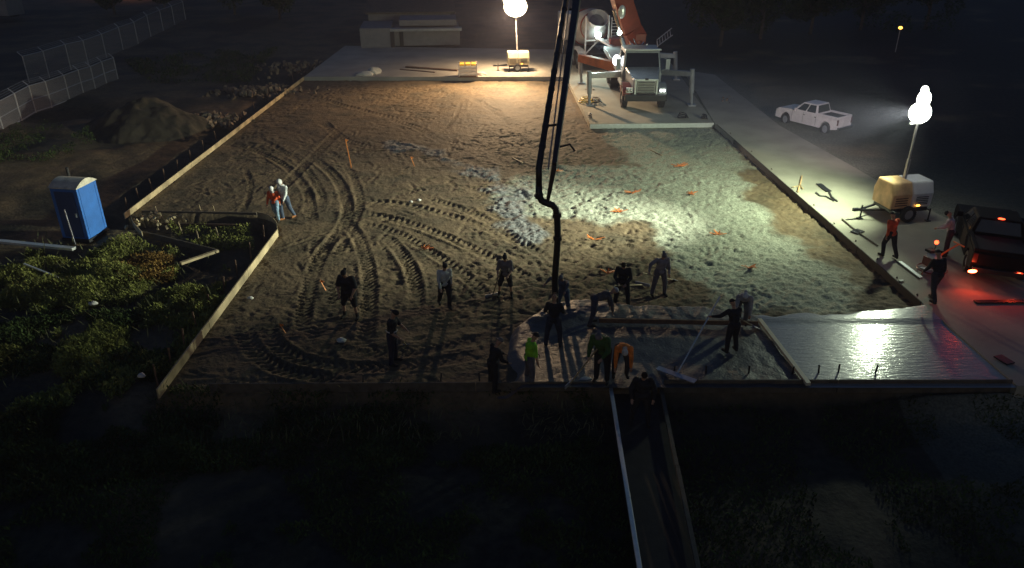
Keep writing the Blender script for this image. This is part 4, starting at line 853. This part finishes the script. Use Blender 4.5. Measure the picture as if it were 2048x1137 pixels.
    h0 = PY(1139, 296, tip.y + 1.6); mb = MB(); q = (mid_).lerp(tip, .83); mb.tube([L3(q + Vector((.1, 0, 0))), L3(q + Vector((.55, 0, .12))), L3(q + Vector((.72, 0, -.1)))], .03, 6); mb.build('bracket', MT['blacksteel'], bC)
    # elbow and rubber hose
    A = tip; end = P(1119, 648, .75)
    e = [tip + Vector((-.25, 0, .32)), tip + Vector((-.25, 0, .02)), tip + Vector((-.16, 0, -.16)), tip + Vector((0, 0, -.24)), tip + Vector((.17, 0, -.3)), tip + Vector((.28, -.02, -.42)), tip + Vector((.32, -.03, -.62))]
    h = e[-1]; pts = e + [h.lerp(Vector((h.x + .03, h.y, end.z)), k / 8) + Vector((.03 * math.sin(k * .8), 0, 0)) for k in range(1, 9)]
    hs = MB(); hs.tube([L3(p) for p in pts], .105 / S, 14); hose = hs.build('end_hose', MT['hose'], t, True)
    mb = MB()
    for i in (1, 6, 8): dd = (pts[min(i + 1, len(pts) - 1)] - pts[i]).normalized() * .06; MB().cone(L3(pts[i] - dd), L3(pts[i] + dd), .14 / S, .14 / S, 14).build('hose_coupling', MT['blacksteel'], hose)
    for px, py in ((1152, 118), (1237, 116)): pass
    mb = MB(); mb.ball(L3(k3 + Vector((.15, -.35, .05))), .07); mb.build('marker_lamp', MT['marker'], t)
    MB().ball(L3(k3 + Vector((2.6, -.5, .1))), .07).build('marker_lamp', MT['marker'], t)
    return pts
HOSE = pump()
# ------------------------------------------------------------------ mixer truck behind
def mixer():
    a = P(1175, 140, SZ); t = empty('mixer_truck', (a.x + .6, a.y, SZ), R(8), 1.15, 'white concrete mixer truck backed up behind the pump truck', 'mixer truck')
    # rear of the truck faces the camera (-y)
    MB().box((0, 3.5, 1.0), (1.0, 8.5, .35)).build('chassis_frame', MT['blacksteel'], t)
    pr = [(0, .55), (.6, .95), (1.6, 1.25), (3.2, 1.2), (4.6, .9), (5.4, .55)]; n = 24; vs = []; fs = []
    for y, r in pr:
        zc = 2.9 - y * .16
        for k in range(n): a_ = 2 * math.pi * k / n; vs.append((r * math.cos(a_), y, zc + r * math.sin(a_)))
    for j in range(len(pr) - 1):
        for k in range(n): fs.append((j * n + k, j * n + (k + 1) % n, (j + 1) * n + (k + 1) % n, (j + 1) * n + k))
    fs += [tuple(range(n)), tuple(range((len(pr) - 1) * n, len(pr) * n))]
    d = MB(); d.add(vs, fs); dr = d.build('drum', MT['dirtywhite'], t, True)
    MB().cone((0, .62, 2.8), (0, .72, 2.8), 1.0, 1.02, 24).build('drum_band', MT['red'], dr); MB().cone((0, 3.0, 2.42), (0, 3.2, 2.4), 1.27, 1.27, 24).build('drum_band', MT['red'], dr)
    mb = MB(); mb.cone((0, -.25, 3.5), (0, .25, 2.9), .75, .35, 16, False); mb.build('hopper', MT['white'], t)
    mb = MB(); mb.beam((0, -.2, 2.2), (1.3, -1.5, 1.5), .45, .12); mb.build('chute', MT['white'], t, bevel=.02)
    mb = MB(); mb.beam((-.8, -.2, 1.0), (-.8, -.1, 3.6), .09, .09); mb.beam((.8, -.2, 1.0), (.8, -.1, 3.6), .09, .09); mb.beam((-.8, -.15, 2.0), (.8, -.15, 2.0), .09, .09); mb.beam((-.8, -.2, 1.1), (.1, -.15, 2.0), .08, .08); mb.build('rear_frame', MT['white'], t)
    mb = MB()
    for k in range(6): mb.cone((.95, -.3, 2.3 + .2 * k), (1.6, -.3, 2.3 + .2 * k), .025, .025, 6)
    mb.beam((.95, -.3, 2.2), (.95, -.3, 3.5), .05, .05); mb.beam((1.6, -.3, 2.2), (1.6, -.3, 3.3), .05, .05); mb.build('ladder', MT['white'], t)
    for s_ in (-1, 1):
        for y in (.6, 1.9, 6.6): wheel(t, 'wheel', (s_ * 1.0, y, .52), .52, .4)
        MB().extr([(-.1, 1.1), (.6, 1.25), (1.9, 1.25), (2.6, 1.1), (2.6, 1.15), (1.9, 1.32), (.6, 1.32), (-.1, 1.15)], s_ * .75, s_ * 1.25).build('fender', MT['white'], t)
        MB().box((s_ * .7, -.35, 1.0), (.3, .06, .14)).build('taillight', MT['red'], t)
    MB().box((0, 7.2, 2.0), (2.3, 1.8, 1.9)).build('cab', MT['white'], t, bevel=.08)
    MB().box((0, 8.13, 2.35), (2.0, .03, .75)).build('windshield', MT['glass'], t)
    bpy.context.view_layer.update()
    q = t.matrix_world.inverted() @ PY(1196, 70, t.location.y - .6)
    MB().box(q, (.42, .08, .18)).build('work_lamp', MT['work'], t, bevel=.02)
    MB().ball(t.matrix_world.inverted() @ PY(1170, 30, t.location.y + 1.5), .07).build('marker_lamp', MT['tail'], t)
    w_ = PY(1196, 72, t.location.y - .85)
    spot('work_lamp_light', w_, P(1215, 185), 620, (.72, 1, .88), 115, .9, .1)
    spot('boom_lamp_light', PY(1239, 68, HOSE[0].y + 28), P(1300, 240), 120, (.75, .9, 1), 90, .9, .08)
mixer()
# far red taillights of something behind
o = MB().ball((0, 0, 0), .14).build('red_lamp', MT['tail']); o.location = PY(1094, 73, 84); tag(o, 'dim red lamp in the dark right of the far light tower', 'lamp')
o = MB().ball((0, 0, 0), .07).build('white_lamp', MT['small']); o.location = PY(1468, 45, 90); tag(o, 'tiny white lamp far off in the dark trees', 'lamp')
# ------------------------------------------------------------------ people
def capsule(mb, a, b, ra, rb, n=10):
    a = Vector(a); b = Vector(b); d = b - a; l = d.length
    if l < 1e-5: mb.ball(a, ra, n, 8); return
    d /= l; x = d.orthogonal().normalized(); y = d.cross(x); rings = []
    for t in (-75, -50, -25, 0): rings.append((a + d * ra * math.sin(R(t)), ra * math.cos(R(t))))
    for t in (0, 25, 50, 75): rings.append((b + d * rb * math.sin(R(t)), rb * math.cos(R(t))))
    vs = [p + (x * math.cos(2 * math.pi * k / n) + y * math.sin(2 * math.pi * k / n)) * r for p, r in rings for k in range(n)]
    fs = [(i * n + k, i * n + (k + 1) % n, (i + 1) * n + (k + 1) % n, (i + 1) * n + k) for i in range(7) for k in range(n)]
    fs += [tuple(range(n - 1, -1, -1)), tuple(range(7 * n, 8 * n))]; mb.add(vs, fs)
def remesh(mb, name, mats, parent, vox=.016, sm=3):
    me = mb.mesh(name, mats); tmp = bpy.data.objects.new(name, me); COL.objects.link(tmp)
    r = tmp.modifiers.new('r', 'REMESH'); r.mode = 'VOXEL'; r.voxel_size = vox; r.use_smooth_shade = True
    s_ = tmp.modifiers.new('s', 'SMOOTH'); s_.iterations = sm; s_.factor = .5
    dg = bpy.context.evaluated_depsgraph_get(); m2 = bpy.data.meshes.new_from_object(tmp.evaluated_get(dg)); bpy.data.objects.remove(tmp); bpy.data.meshes.remove(me)
    m2.name = name; m2.materials.clear()
    for m in (mats if isinstance(mats, list) else [mats]): m2.materials.append(m)
    m2.polygons.foreach_set('material_index', [0] * len(m2.polygons)); m2.polygons.foreach_set('use_smooth', [True] * len(m2.polygons))
    o = bpy.data.objects.new(name, m2); COL.objects.link(o); o.parent = parent; return o
_cm = {}
def cloth(c):
    if c not in _cm: _cm[c] = M('cloth %d' % len(_cm), c, .85, 0, .4, 7, .9, 11, spec=.25)
    return _cm[c]
BOOT = cloth((.03, .028, .025))
DOWN = (0, 0, -1)
STAND = dict(lean=4, nod=20, tw=0, uL=(-.25, .05, -1), fL=(-.1, .25, -1), uR=(.25, .05, -1), fR=(.1, .25, -1), tL=(-.10, .06, -1), sL=(-.03, -.06, -1), tR=(.10, .02, -1), sR=(.03, -.08, -1))
def person(px, py, hd, label, pose={}, shirt=(.03, .03, .035), pants=(.03, .03, .04), h=1.75, shorts=False, sleeves=1.0, vest=None, hat=('cap', (.03, .03, .03)), z=0.0, build_=1.0, boots=BOOT, stripe=False):
    p = dict(STAND); p.update(pose); V = Vector; k = h / 1.72; g = build_ * 1.1
    base = P(px, py, z); t = empty('person', base, R(hd), k, label, 'person')
    ln_, nd = R(p['lean']), R(p['lean'] + p['nod']); sd_ = p.get('side', 0)
    up = V((sd_, math.sin(ln_), math.cos(ln_))).normalized(); X = Matrix.Rotation(R(p['tw']), 3, 'Z') @ V((1, 0, 0)); fwd = up.cross(X).normalized() * -1
    hipz = 0; pel = V((0, 0, 0)); ab = pel + up * .2 + V((0, p.get('arch', 0), 0)); ch = pel + up * .36; nk = pel + up * .52
    hv = V((sd_ * .5, math.sin(nd), math.cos(nd))).normalized(); hc = nk + hv * .17; hf = hv.cross(X).normalized() * -1
    sh = {-1: nk - up * .055 - X * .185, 1: nk - up * .055 + X * .185}; J = {}
    for s_, a_ in ((-1, 'L'), (1, 'R')):
        el = sh[s_] + V(p['u' + a_]).normalized() * .29; wr = el + V(p['f' + a_]).normalized() * .26
        hp = pel + V((s_ * .095, 0, -.02)); kn = hp + V(p['t' + a_]).normalized() * .43; an = kn + V(p['s' + a_]).normalized() * .42; J[s_] = (el, wr, hp, kn, an)
    low = min(J[-1][4].z, J[1][4].z); D = V((-(J[-1][4].x + J[1][4].x) / 2, -(J[-1][4].y + J[1][4].y) / 2, .085 - low))
    mv = lambda q: q + D
    pel, ab, ch, nk, hc = map(mv, (pel, ab, ch, nk, hc)); sh = {s_: mv(q) for s_, q in sh.items()}; J = {s_: tuple(map(mv, q)) for s_, q in J.items()}
    Rm = Matrix((X, fwd, up)).transposed(); Hm = Matrix((X, hf, hv)).transposed()
    b = MB()
    b.ball(pel + up * .02, (.155 * g, .105 * g, .11), 14, 10, Rm); b.ball(ab, (.135 * g, .095 * g, .14), 14, 10, Rm); b.ball(ch, (.165 * g, .108 * g, .15), 14, 10, Rm); b.ball(nk - up * .07, (.17 * g, .08, .06), 14, 10, Rm)
    capsule(b, nk - up * .03, hc - hv * .04, .062, .055)
    b.ball(hc + hv * .02, (.077, .093, .108), 16, 12, Hm); b.ball(hc - hv * .055 + hf * .03, (.055, .062, .05), 12, 10, Hm); b.ball(hc + hf * .098 - hv * .012, (.014, .018, .026), 8, 6, Hm)
    b.ball(hc + hf * .088 - hv * .055, (.026, .012, .009), 8, 6, Hm)
    for s_ in (-1, 1): b.ball(hc + X * s_ * .08 - hv * .0, (.012, .022, .032), 8, 6, Hm)
    for s_ in (-1, 1):
        el, wr, hp, kn, an = J[s_]
        capsule(b, sh[s_], el, .058 * g, .043 * g); capsule(b, el, wr, .044 * g, .03)
        d = (wr - el).normalized(); side = d.cross(V((0, 1, .2))).normalized() if abs(d.y) < .9 else V((1, 0, 0)); pn = d.cross(side).normalized()
        pal = wr + d * .055; b.ball(pal, (.042, .018, .055), 10, 8, Matrix((side, pn, d)).transposed())
        for f_, (o_, l_) in enumerate(((-.032, .065), (-.011, .078), (.011, .072), (.032, .056))):
            k0 = wr + d * .095 + side * o_; k1 = k0 + (d * .85 + pn * .5 * -s_).normalized() * l_ * .55; k2 = k1 + (d * .35 + pn * .95 * -s_).normalized() * l_ * .5
            capsule(b, k0, k1, .0105, .0095, 6); capsule(b, k1, k2, .0095, .008, 6)
        th = wr + d * .03 - side * .03; capsule(b, th, th - side * .03 + d * .04 + pn * -.02 * s_, .013, .010, 6)
        capsule(b, hp, kn, .088 * g, .058); capsule(b, kn, an, .056, .038)
        fd = V((s_ * .15, 1, 0)).normalized(); capsule(b, an + V((0, -.03, -.03)), an + fd * .15 + V((0, 0, -.045)), .042, .034)
    body = remesh(b, 'body', [MT['skin'], MT['dark_eye']], t, .0145, 2)
    for pl in body.data.polygons:
        q = pl.center
        for s_ in (-1, 1):
            if (q - (hc + hf * .088 + hv * .012 + X * s_ * .032)).length < .014: pl.material_index = 1
    # clothing
    c = MB(); e = .022
    c.ball(pel + up * .0, (.165 * g + e, .112 * g + e, .12), 14, 10, Rm); c.ball(ab, (.142 * g + e, .10 * g + e, .16), 14, 10, Rm); c.ball(ch, (.17 * g + e, .112 * g + e, .165), 14, 10, Rm); c.ball(nk - up * .07, (.178 * g + .01, .09 + .01, .07), 14, 10, Rm)
    for s_ in (-1, 1):
        el, wr, hp, kn, an = J[s_]
        if sleeves > .3: capsule(c, sh[s_], sh[s_].lerp(el, min(1, sleeves * 2)), .072 * g, .058 * g)
        if sleeves > .6: capsule(c, el, wr - (wr - el) * .06, .058 * g, .042)
    remesh(c, 'shirt', cloth(shirt), t, .02, 2)
    if vest:
        c = MB(); e = .04; c.ball(ab, (.145 * g + e, .10 * g + e, .17), 14, 10, Rm); c.ball(ch, (.172 * g + e, .112 * g + e, .175), 14, 10, Rm); c.ball(nk - up * .08, (.165 * g + .02, .1 + .01, .07), 14, 10, Rm)
        v_ = remesh(c, 'vest', cloth(vest), t, .02, 2)
    if stripe:
        c = MB(); n = 24
        q = ab - up * .03; vs = [q + X * math.cos(2 * math.pi * i / n) * .192 * g + fwd * math.sin(2 * math.pi * i / n) * .148 * g + up * zz for zz in (-.02, .02) for i in range(n)]
        c.add(vs, [(i, (i + 1) % n, n + (i + 1) % n, n + i) for i in range(n)]); c.build('reflective_band', MT['white'], t)
    c = MB(); c.ball(pel + up * .0, (.165 * g + .015, .115 * g + .015, .125), 14, 10, Rm)
    for s_ in (-1, 1):
        el, wr, hp, kn, an = J[s_]; capsule(c, hp + V((0, 0, .03)), kn, .112 * g, .088)
        if not shorts: capsule(c, kn, an + V((0, 0, .02)), .086, .07)
    remesh(c, 'trousers' if not shorts else 'shorts', cloth(pants), t, .02, 2)
    for s_ in (-1, 1):
        c = MB(); el, wr, hp, kn, an = J[s_]; fd = V((s_ * .15, 1, 0)).normalized(); q = (kn - an).normalized()
        capsule(c, an + V((0, -.03, -.03)), an + fd * .17 + V((0, 0, -.042)), .054, .043); capsule(c, an + V((0, -.01, -.02)), an + q * .12, .056, .056)
        remesh(c, 'boot', boots, t, .018, 1)
    if hat:
        kind, hcx = hat; c = MB()
        if kind == 'cap': c.ball(hc + hv * .055, (.088, .102, .08), 14, 10, Hm); c.ball(hc + hv * .05 + hf * .12, (.065, .07, .014), 10, 6, Hm)
        elif kind == 'hood': c.ball(hc + hv * .03 - hf * .02, (.105, .115, .13), 14, 10, Hm); c.ball(nk - up * .01, (.12, .11, .07), 14, 10, Rm)
        elif kind == 'hard': c.ball(hc + hv * .065, (.108, .125, .092), 14, 10, Hm); c.ball(hc + hv * .045 + hf * .03, (.12, .16, .016), 14, 6, Hm)
        elif kind == 'hair': c.ball(hc + hv * .045 - hf * .018, (.085, .095, .095), 14, 10, Hm)
        remesh(c, {'cap': 'cap', 'hood': 'hood', 'hard': 'hard_hat', 'hair': 'hair'}[kind], cloth(hcx), t, .016, 1)
    RZ = Matrix.Rotation(R(hd), 3, 'Z')
    W = lambda q: base + RZ @ (q * k)
    return {s_: W(J[s_][1] + (J[s_][1] - J[s_][0]).normalized() * .09) for s_ in (-1, 1)}
WALK = dict(lean=6, tL=(-.06, .38, -1), sL=(0, -.15, -1), tR=(.06, -.28, -1), sR=(0, -.55, -1), uL=(-.15, -.35, -1), fL=(0, .1, -1), uR=(.15, .4, -1), fR=(0, .6, -.8))
WALK2 = dict(lean=5, tR=(.06, .35, -1), sR=(0, -.1, -1), tL=(-.06, -.25, -1), sL=(0, -.5, -1), uR=(.15, -.3, -1), fR=(0, .1, -1), uL=(-.15, .35, -1), fL=(0, .6, -.8))
BEND = dict(lean=72, nod=-12, uL=(-.1, .25, -1), fL=(.0, .2, -1), uR=(.1, .35, -1), fR=(0, .1, -1), tL=(-.12, .22, -1), sL=(0, -.28, -1), tR=(.12, -.08, -1), sR=(0, -.25, -1))
TOOL = dict(lean=16, nod=25, uL=(-.2, .45, -.9), fL=(.35, .75, -.35), uR=(.25, .2, -1), fR=(-.1, .7, -.55))
WIDE = dict(tL=(-.22, .1, -1), sL=(-.08, -.12, -1), tR=(.22, .05, -1), sR=(.08, -.12, -1))
BK = (.022, .023, .028); WH = (.62, .62, .60); GY = (.16, .15, .16); LIME = (.25, .62, .03)
H = {}
person(556, 440, 175, 'walking person in an orange shirt and light blue jeans', WALK, (.75, .12, .04), (.22, .32, .42), 1.62, hat=('hood', WH))
person(578, 438, 150, 'walking person in a white hooded top and dark trousers', WALK2, (.60, .62, .60), (.06, .08, .12), 1.88, hat=('hood', WH), boots=cloth((.3, .12, .04)))
H[3] = person(703, 636, 165, 'heavy person in black shirt and black shorts standing on tyre tracks', dict(WIDE, lean=8, nod=25, uL=(-.4, .1, -1), uR=(.4, .1, -1), fL=(.3, .5, -.9), fR=(-.3, .5, -.9)), BK, BK, 1.86, shorts=True, sleeves=.45, build_=1.3, hat=('cap', BK))
H[4] = person(787, 727, -100, 'person in black with a reflective waist band and cap in the dark dirt', dict(TOOL, lean=6), BK, (.03, .03, .05), 1.82, sleeves=.45, stripe=True)
person(889, 613, 200, 'walking person in a white shirt and dark trousers', dict(WALK, lean=8), (.5, .52, .5), BK, 1.76, hat=('cap', BK))
H[6] = person(1011, 594, 175, 'person in grey shirt and black shorts holding a rake', dict(TOOL, lean=10, **{k: v for k, v in WIDE.items()}), GY, BK, 1.72, shorts=True, sleeves=.5, hat=('cap', BK))
H[7] = person(1127, 626, 150, 'person behind the hanging hose with one arm over it', dict(lean=18, uL=(-.3, .5, .1), fL=(.1, .6, -.8), uR=(.9, .3, .15), fR=(.6, .4, -.9), **{k: v for k, v in WIDE.items()}), (.09, .1, .13), (.05, .08, .14), 1.55, hat=('cap', GY), z=.05)
H[8] = person(1106, 693, -10, 'dark clad person guiding the hose from in front of it', dict(WIDE, lean=5, nod=15, uL=(-.35, .2, -1), fL=(.1, .8, -.5), uR=(.3, .3, -1), fR=(-.1, .9, -.3)), BK, (.035, .04, .06), 1.74, hat=('hair', (.02, .015, .01)), z=.2)
H[9] = person(1181, 650, -85, 'person bent double pulling the end of the screed board', BEND, (.09, .085, .09), (.05, .06, .09), 1.72, hat=('cap', (.35, .35, .37)), z=.3)
H[10] = person(1243, 611, 165, 'dark clad person standing behind the pour with hands together', dict(WIDE, lean=9, nod=28, uL=(-.3, .3, -1), fL=(.5, .6, -.6), uR=(.3, .3, -1), fR=(-.5, .6, -.6)), BK, BK, 1.74, hat=('hair', (.02, .015, .01)), z=.1)
H[11] = person(1316, 591, 190, 'person in grey shirt leaning an arm on a long tool', dict(lean=10, nod=28, uR=(.9, .35, -.35), fR=(.3, .5, -.75), uL=(-.25, .0, -1), fL=(-.05, .2, -1), **{k: v for k, v in WIDE.items()}), (.24, .22, .24), (.12, .11, .13), 1.76, hat=('cap', GY), z=0)
H[12] = person(1480, 646, 165, 'pale shirted person bent over the far end of the screed board', dict(BEND, lean=62), (.34, .34, .34), (.12, .13, .14), 1.74, hat=('cap', WH), z=.3)
H[13] = person(1462, 705, 20, 'dark person stepping on the rough concrete with a bull float pole', dict(TOOL, lean=14, tR=(.15, .2, -1), sR=(.03, -.25, -1), uL=(-.7, .3, -.6), fL=(-.5, .5, -.2)), BK, BK, 1.70, hat=('cap', BK), z=.28)
H[14] = person(1057, 772, -70, 'person in a bright green safety vest and cap facing the pour', dict(WIDE, lean=9, nod=22, uL=(-.15, .25, -1), fL=(.2, .6, -.7)), (.22, .55, .03), (.10, .10, .12), 1.72, vest=LIME, hat=('cap', BK), z=.0, sleeves=.5)
H[15] = person(1203, 762, 160, 'person in dark green leaning on a long tool left of the orange shirt', dict(TOOL, lean=24, nod=30, side=.1), (.05, .11, .03), BK, 1.85, hat=('cap', GY), z=.3, build_=1.15)
person(1240, 752, 178, 'person in an orange shirt bent over toward the viewer', dict(BEND, lean=62, nod=25, **{'tL': (-.2, .2, -1), 'tR': (.2, .2, -1), 'sL': (0, -.2, -1), 'sR': (0, -.2, -1)}), (.85, .25, .05), (.05, .05, .06), 1.74, hat=('cap', WH), z=.3)
person(1279, 846, 175, 'silhouetted person nearest the viewer standing on the footing strip', dict(WIDE, lean=6, uL=(-.45, .1, -1), uR=(.45, .1, -1), fL=(.1, .4, -1), fR=(-.1, .4, -1)), BK, BK, 1.72, z=-.1, build_=1.2, hat=('hair', (.02, .015, .01)))
person(985, 782, -60, 'dim person in dark clothes left of the green vest', dict(TOOL, lean=14), BK, BK, 1.68, hat=('cap', GY), z=0)
person(1778, 516, 20, 'person in a red orange shirt walking past the right light tower', dict(WALK, lean=8), (.62, .10, .04), BK, 1.78, z=SZ, hat=('cap', BK))
H[20] = person(1866, 604, 12, 'silhouetted person walking on the right pavement', dict(WALK2, lean=14), BK, (.04, .04, .05), 1.80, z=SZ, hat=('cap', BK))
person(1890, 512, 60, 'person in a pale shirt beside the red machine', dict(TOOL, lean=14), (.42, .38, .42), (.05, .04, .05), 1.80, z=SZ, hat=('hair', BK))
# ------------------------------------------------------------------ tools
def tool(a, px, py, z, label, head='rake', over=.5, mat=None):
    a = Vector(a); b = P(px, py, z); d = (b - a).normalized(); t = empty('hand_tool', b, 0, 1, label, 'tool')
    MB().tube([a - d * over - b, Vector((0, 0, 0))], .022, 8).build('handle', mat or MT['wood'], t)
    s_ = d.cross(Vector((0, 0, 1))).normalized()
    mb = MB()
    if head == 'rake': mb.beam(-s_ * .28 + Vector((0, 0, .03)), s_ * .28 + Vector((0, 0, .03)), .03, .11)
    elif head == 'float': mb.beam(-s_ * .6 + Vector((0, 0, .04)), s_ * .6 + Vector((0, 0, .04)), .22, .03)
    else: mb.beam(Vector((0, 0, .02)), d * .3 + Vector((0, 0, .02)), .22, .02)
    mb.build('head', MT['galv'], t, bevel=.004); return t
tool(H[6][1], 985, 592, .02, 'rake held by the person in grey shirt and shorts')
tool(H[11][1], 1345, 560, .1, 'long handled tool under the arm of the grey shirted person', 'shovel')
tool(H[15][1], 1140, 768, .3, 'long handled rake held by the dark green clad person')
tool(H[13][-1], 1352, 752, .32, 'bull float with a long pole reaching over the rough concrete', 'float', .8, MT['alu'])
tool(H[4][1], 812, 690, .0, 'short shovel held by the person with the reflective band', 'shovel', .2)
tool(H[12][1], 1505, 652, .4, 'short hand tool of the bent pale shirted person', 'shovel', .2)
tool(H[10][1], 1285, 570, .05, 'come along rake held by the dark clad person behind the pour')
# tools lying about on the right pavement
def lay(name, pts, w_, mat, label, cat='tool', z=SZ + .04, head=None):
    mb = MB(); q = [P(a, b, z) for a, b in pts]
    for i in range(len(q) - 1): mb.beam(q[i], q[i + 1], w_, .04)
    o = mb.build(name, mat)
    tag(o, label, cat); return o
lay('tripod', [(1596, 384), (1601, 368), (1604, 352)], .06, MT['amber'], 'yellow tripod stand lying on the bright pavement')
lay('lath', [(1584, 375), (1601, 371), (1606, 378)], .05, MT['wood'], 'crossed lath next to the yellow tripod', 'lath')
lay('shovel', [(1638, 368), (1650, 378), (1658, 383)], .26, MT['blacksteel'], 'dark wide blade lying on the bright pavement right of the tripod', 'shovel')
lay('pole', [(1658, 383), (1664, 395), (1675, 403)], .06, MT['blacksteel'], 'dark handle lying below the wide blade', 'handle')
lay('hose', [(1632, 385), (1640, 392), (1652, 393), (1668, 402)], .05, MT['blacksteel'], 'thin dark hose curled on the bright pavement', 'hose')
lay('bull_float', [(1708, 466), (1722, 461)], .35, MT['blacksteel'], 'dark float head lying on the pavement left of the red shirted person', 'float')
lay('float_pole', [(1684, 438), (1715, 464), (1756, 492)], .045, MT['wood_dark'], 'long dark pole lying on the pavement under the float head', 'pole')
lay('pole', [(1790, 520), (1840, 558)], .04, MT['blacksteel'], 'dark pole beside the bright straightedge', 'pole')
lay('brick', [(1799, 563), (1806, 561)], .12, MT['blacksteel'], 'small dark block on the pavement below the straightedge', 'block')
lay('mat', [(1995, 712), (2022, 728)], .3, MT['blacksteel'], 'dark mat in the shadow at the lower right of the pavement', 'mat')
lay('steel_plate', [(1950, 604), (2090, 603)], .2, MT['blacksteel'], 'long dark plate on the pavement behind the dark pickup', 'plate')
lay('hose', [(1060, 0), (1061, 1)], .01, MT['black'], 'x') if 0 else None
# low things along the pump truck slab edge
def coil(px, py, r, mat, label, cat='hose'):
    c = P(px, py, SZ + .03); mb = MB(); mb.tube([c + Vector((math.cos(a * .35) * r * (1 - .01 * a), math.sin(a * .35) * r, .006 * a)) for a in range(50)], .035, 6); tag(mb.build('hose_coil', mat), label, cat)
coil(1172, 205, .55, MT['yellow'], 'yellow hose coil at the left outrigger foot'); coil(1192, 205, .4, MT['blacksteel'], 'dark hose coil right of the yellow one')
coil(1365, 236, .35, MT['blacksteel'], 'dark hose coil on the pump truck slab near its front edge'); coil(1408, 238, .2, MT['blacksteel'], 'small dark coil at the slab corner'); coil(1180, 236, .12, MT['blacksteel'], 'tiny dark coil at the left slab corner')
# red machine: ride-on trowel
def machine():
    c = P(1862, 545, SZ); t = empty('power_trowel', c, R(15), 1, 'red ride on trowel machine with seat and red lamp on the right pavement', 'trowel machine')
    mb = MB(); 
    for k in range(20): a = 2 * math.pi * k / 20; b_ = 2 * math.pi * (k + 1) / 20; mb.tube([(.5 * math.cos(a), .5 * math.sin(a), .14), (.5 * math.cos(b_), .5 * math.sin(b_), .14)], .025, 6)
    mb.build('guard_ring', MT['red'], t)
    mb = MB()
    for k in range(4): a = math.pi / 2 * k + .3; mb.box((.26 * math.cos(a), .26 * math.sin(a), .05), (.42, .16, .02), rz=a)
    mb.build('blade', MT['galv'], t)
    MB().box((0, 0, .42), (.5, .6, .34)).build('engine', MT['red'], t, bevel=.04); MB().box((-.1, -.05, .68), (.34, .4, .16)).build('fuel_tank', MT['white'], t, bevel=.05)
    mb = MB(); mb.tube([(0, 0, .5), (.35, -.1, .85), (.75, -.15, 1.1)], .03, 8); mb.tube([(.75, -.4, 1.1), (.75, .1, 1.1)], .03, 8); mb.build('handlebar', MT['orange'], t)
    MB().box((-.15, .1, .84), (.3, .3, .1)).build('seat', MT['black'], t, bevel=.03)
    MB().ball((.05, .15, 1.12), .075).build('red_lamp', MT['tail'], t); MB().cone((.05, .15, .6), (.05, .15, 1.08), .02, .02, 6).build('lamp_stalk', MT['blacksteel'], t)
machine()
# ------------------------------------------------------------------ night haze
mb = MB(); mb.box((0, 120, 11.5), (400, 290, 27)); hz = mb.build('haze', []); hz['kind'] = 'stuff'; hz['label'] = 'thin dusty night air round the site'
hm = bpy.data.materials.new('haze'); hm.use_nodes = True; N = hm.node_tree.nodes; N.remove(N['Principled BSDF']); pv = N.new('ShaderNodeVolumePrincipled'); pv.inputs['Density'].default_value = .0008; pv.inputs['Color'].default_value = (.75, .74, 1, 1); pv.inputs['Anisotropy'].default_value = .3
hm.node_tree.links.new(pv.outputs[0], N['Material Output'].inputs['Volume']); hz.data.materials.append(hm)
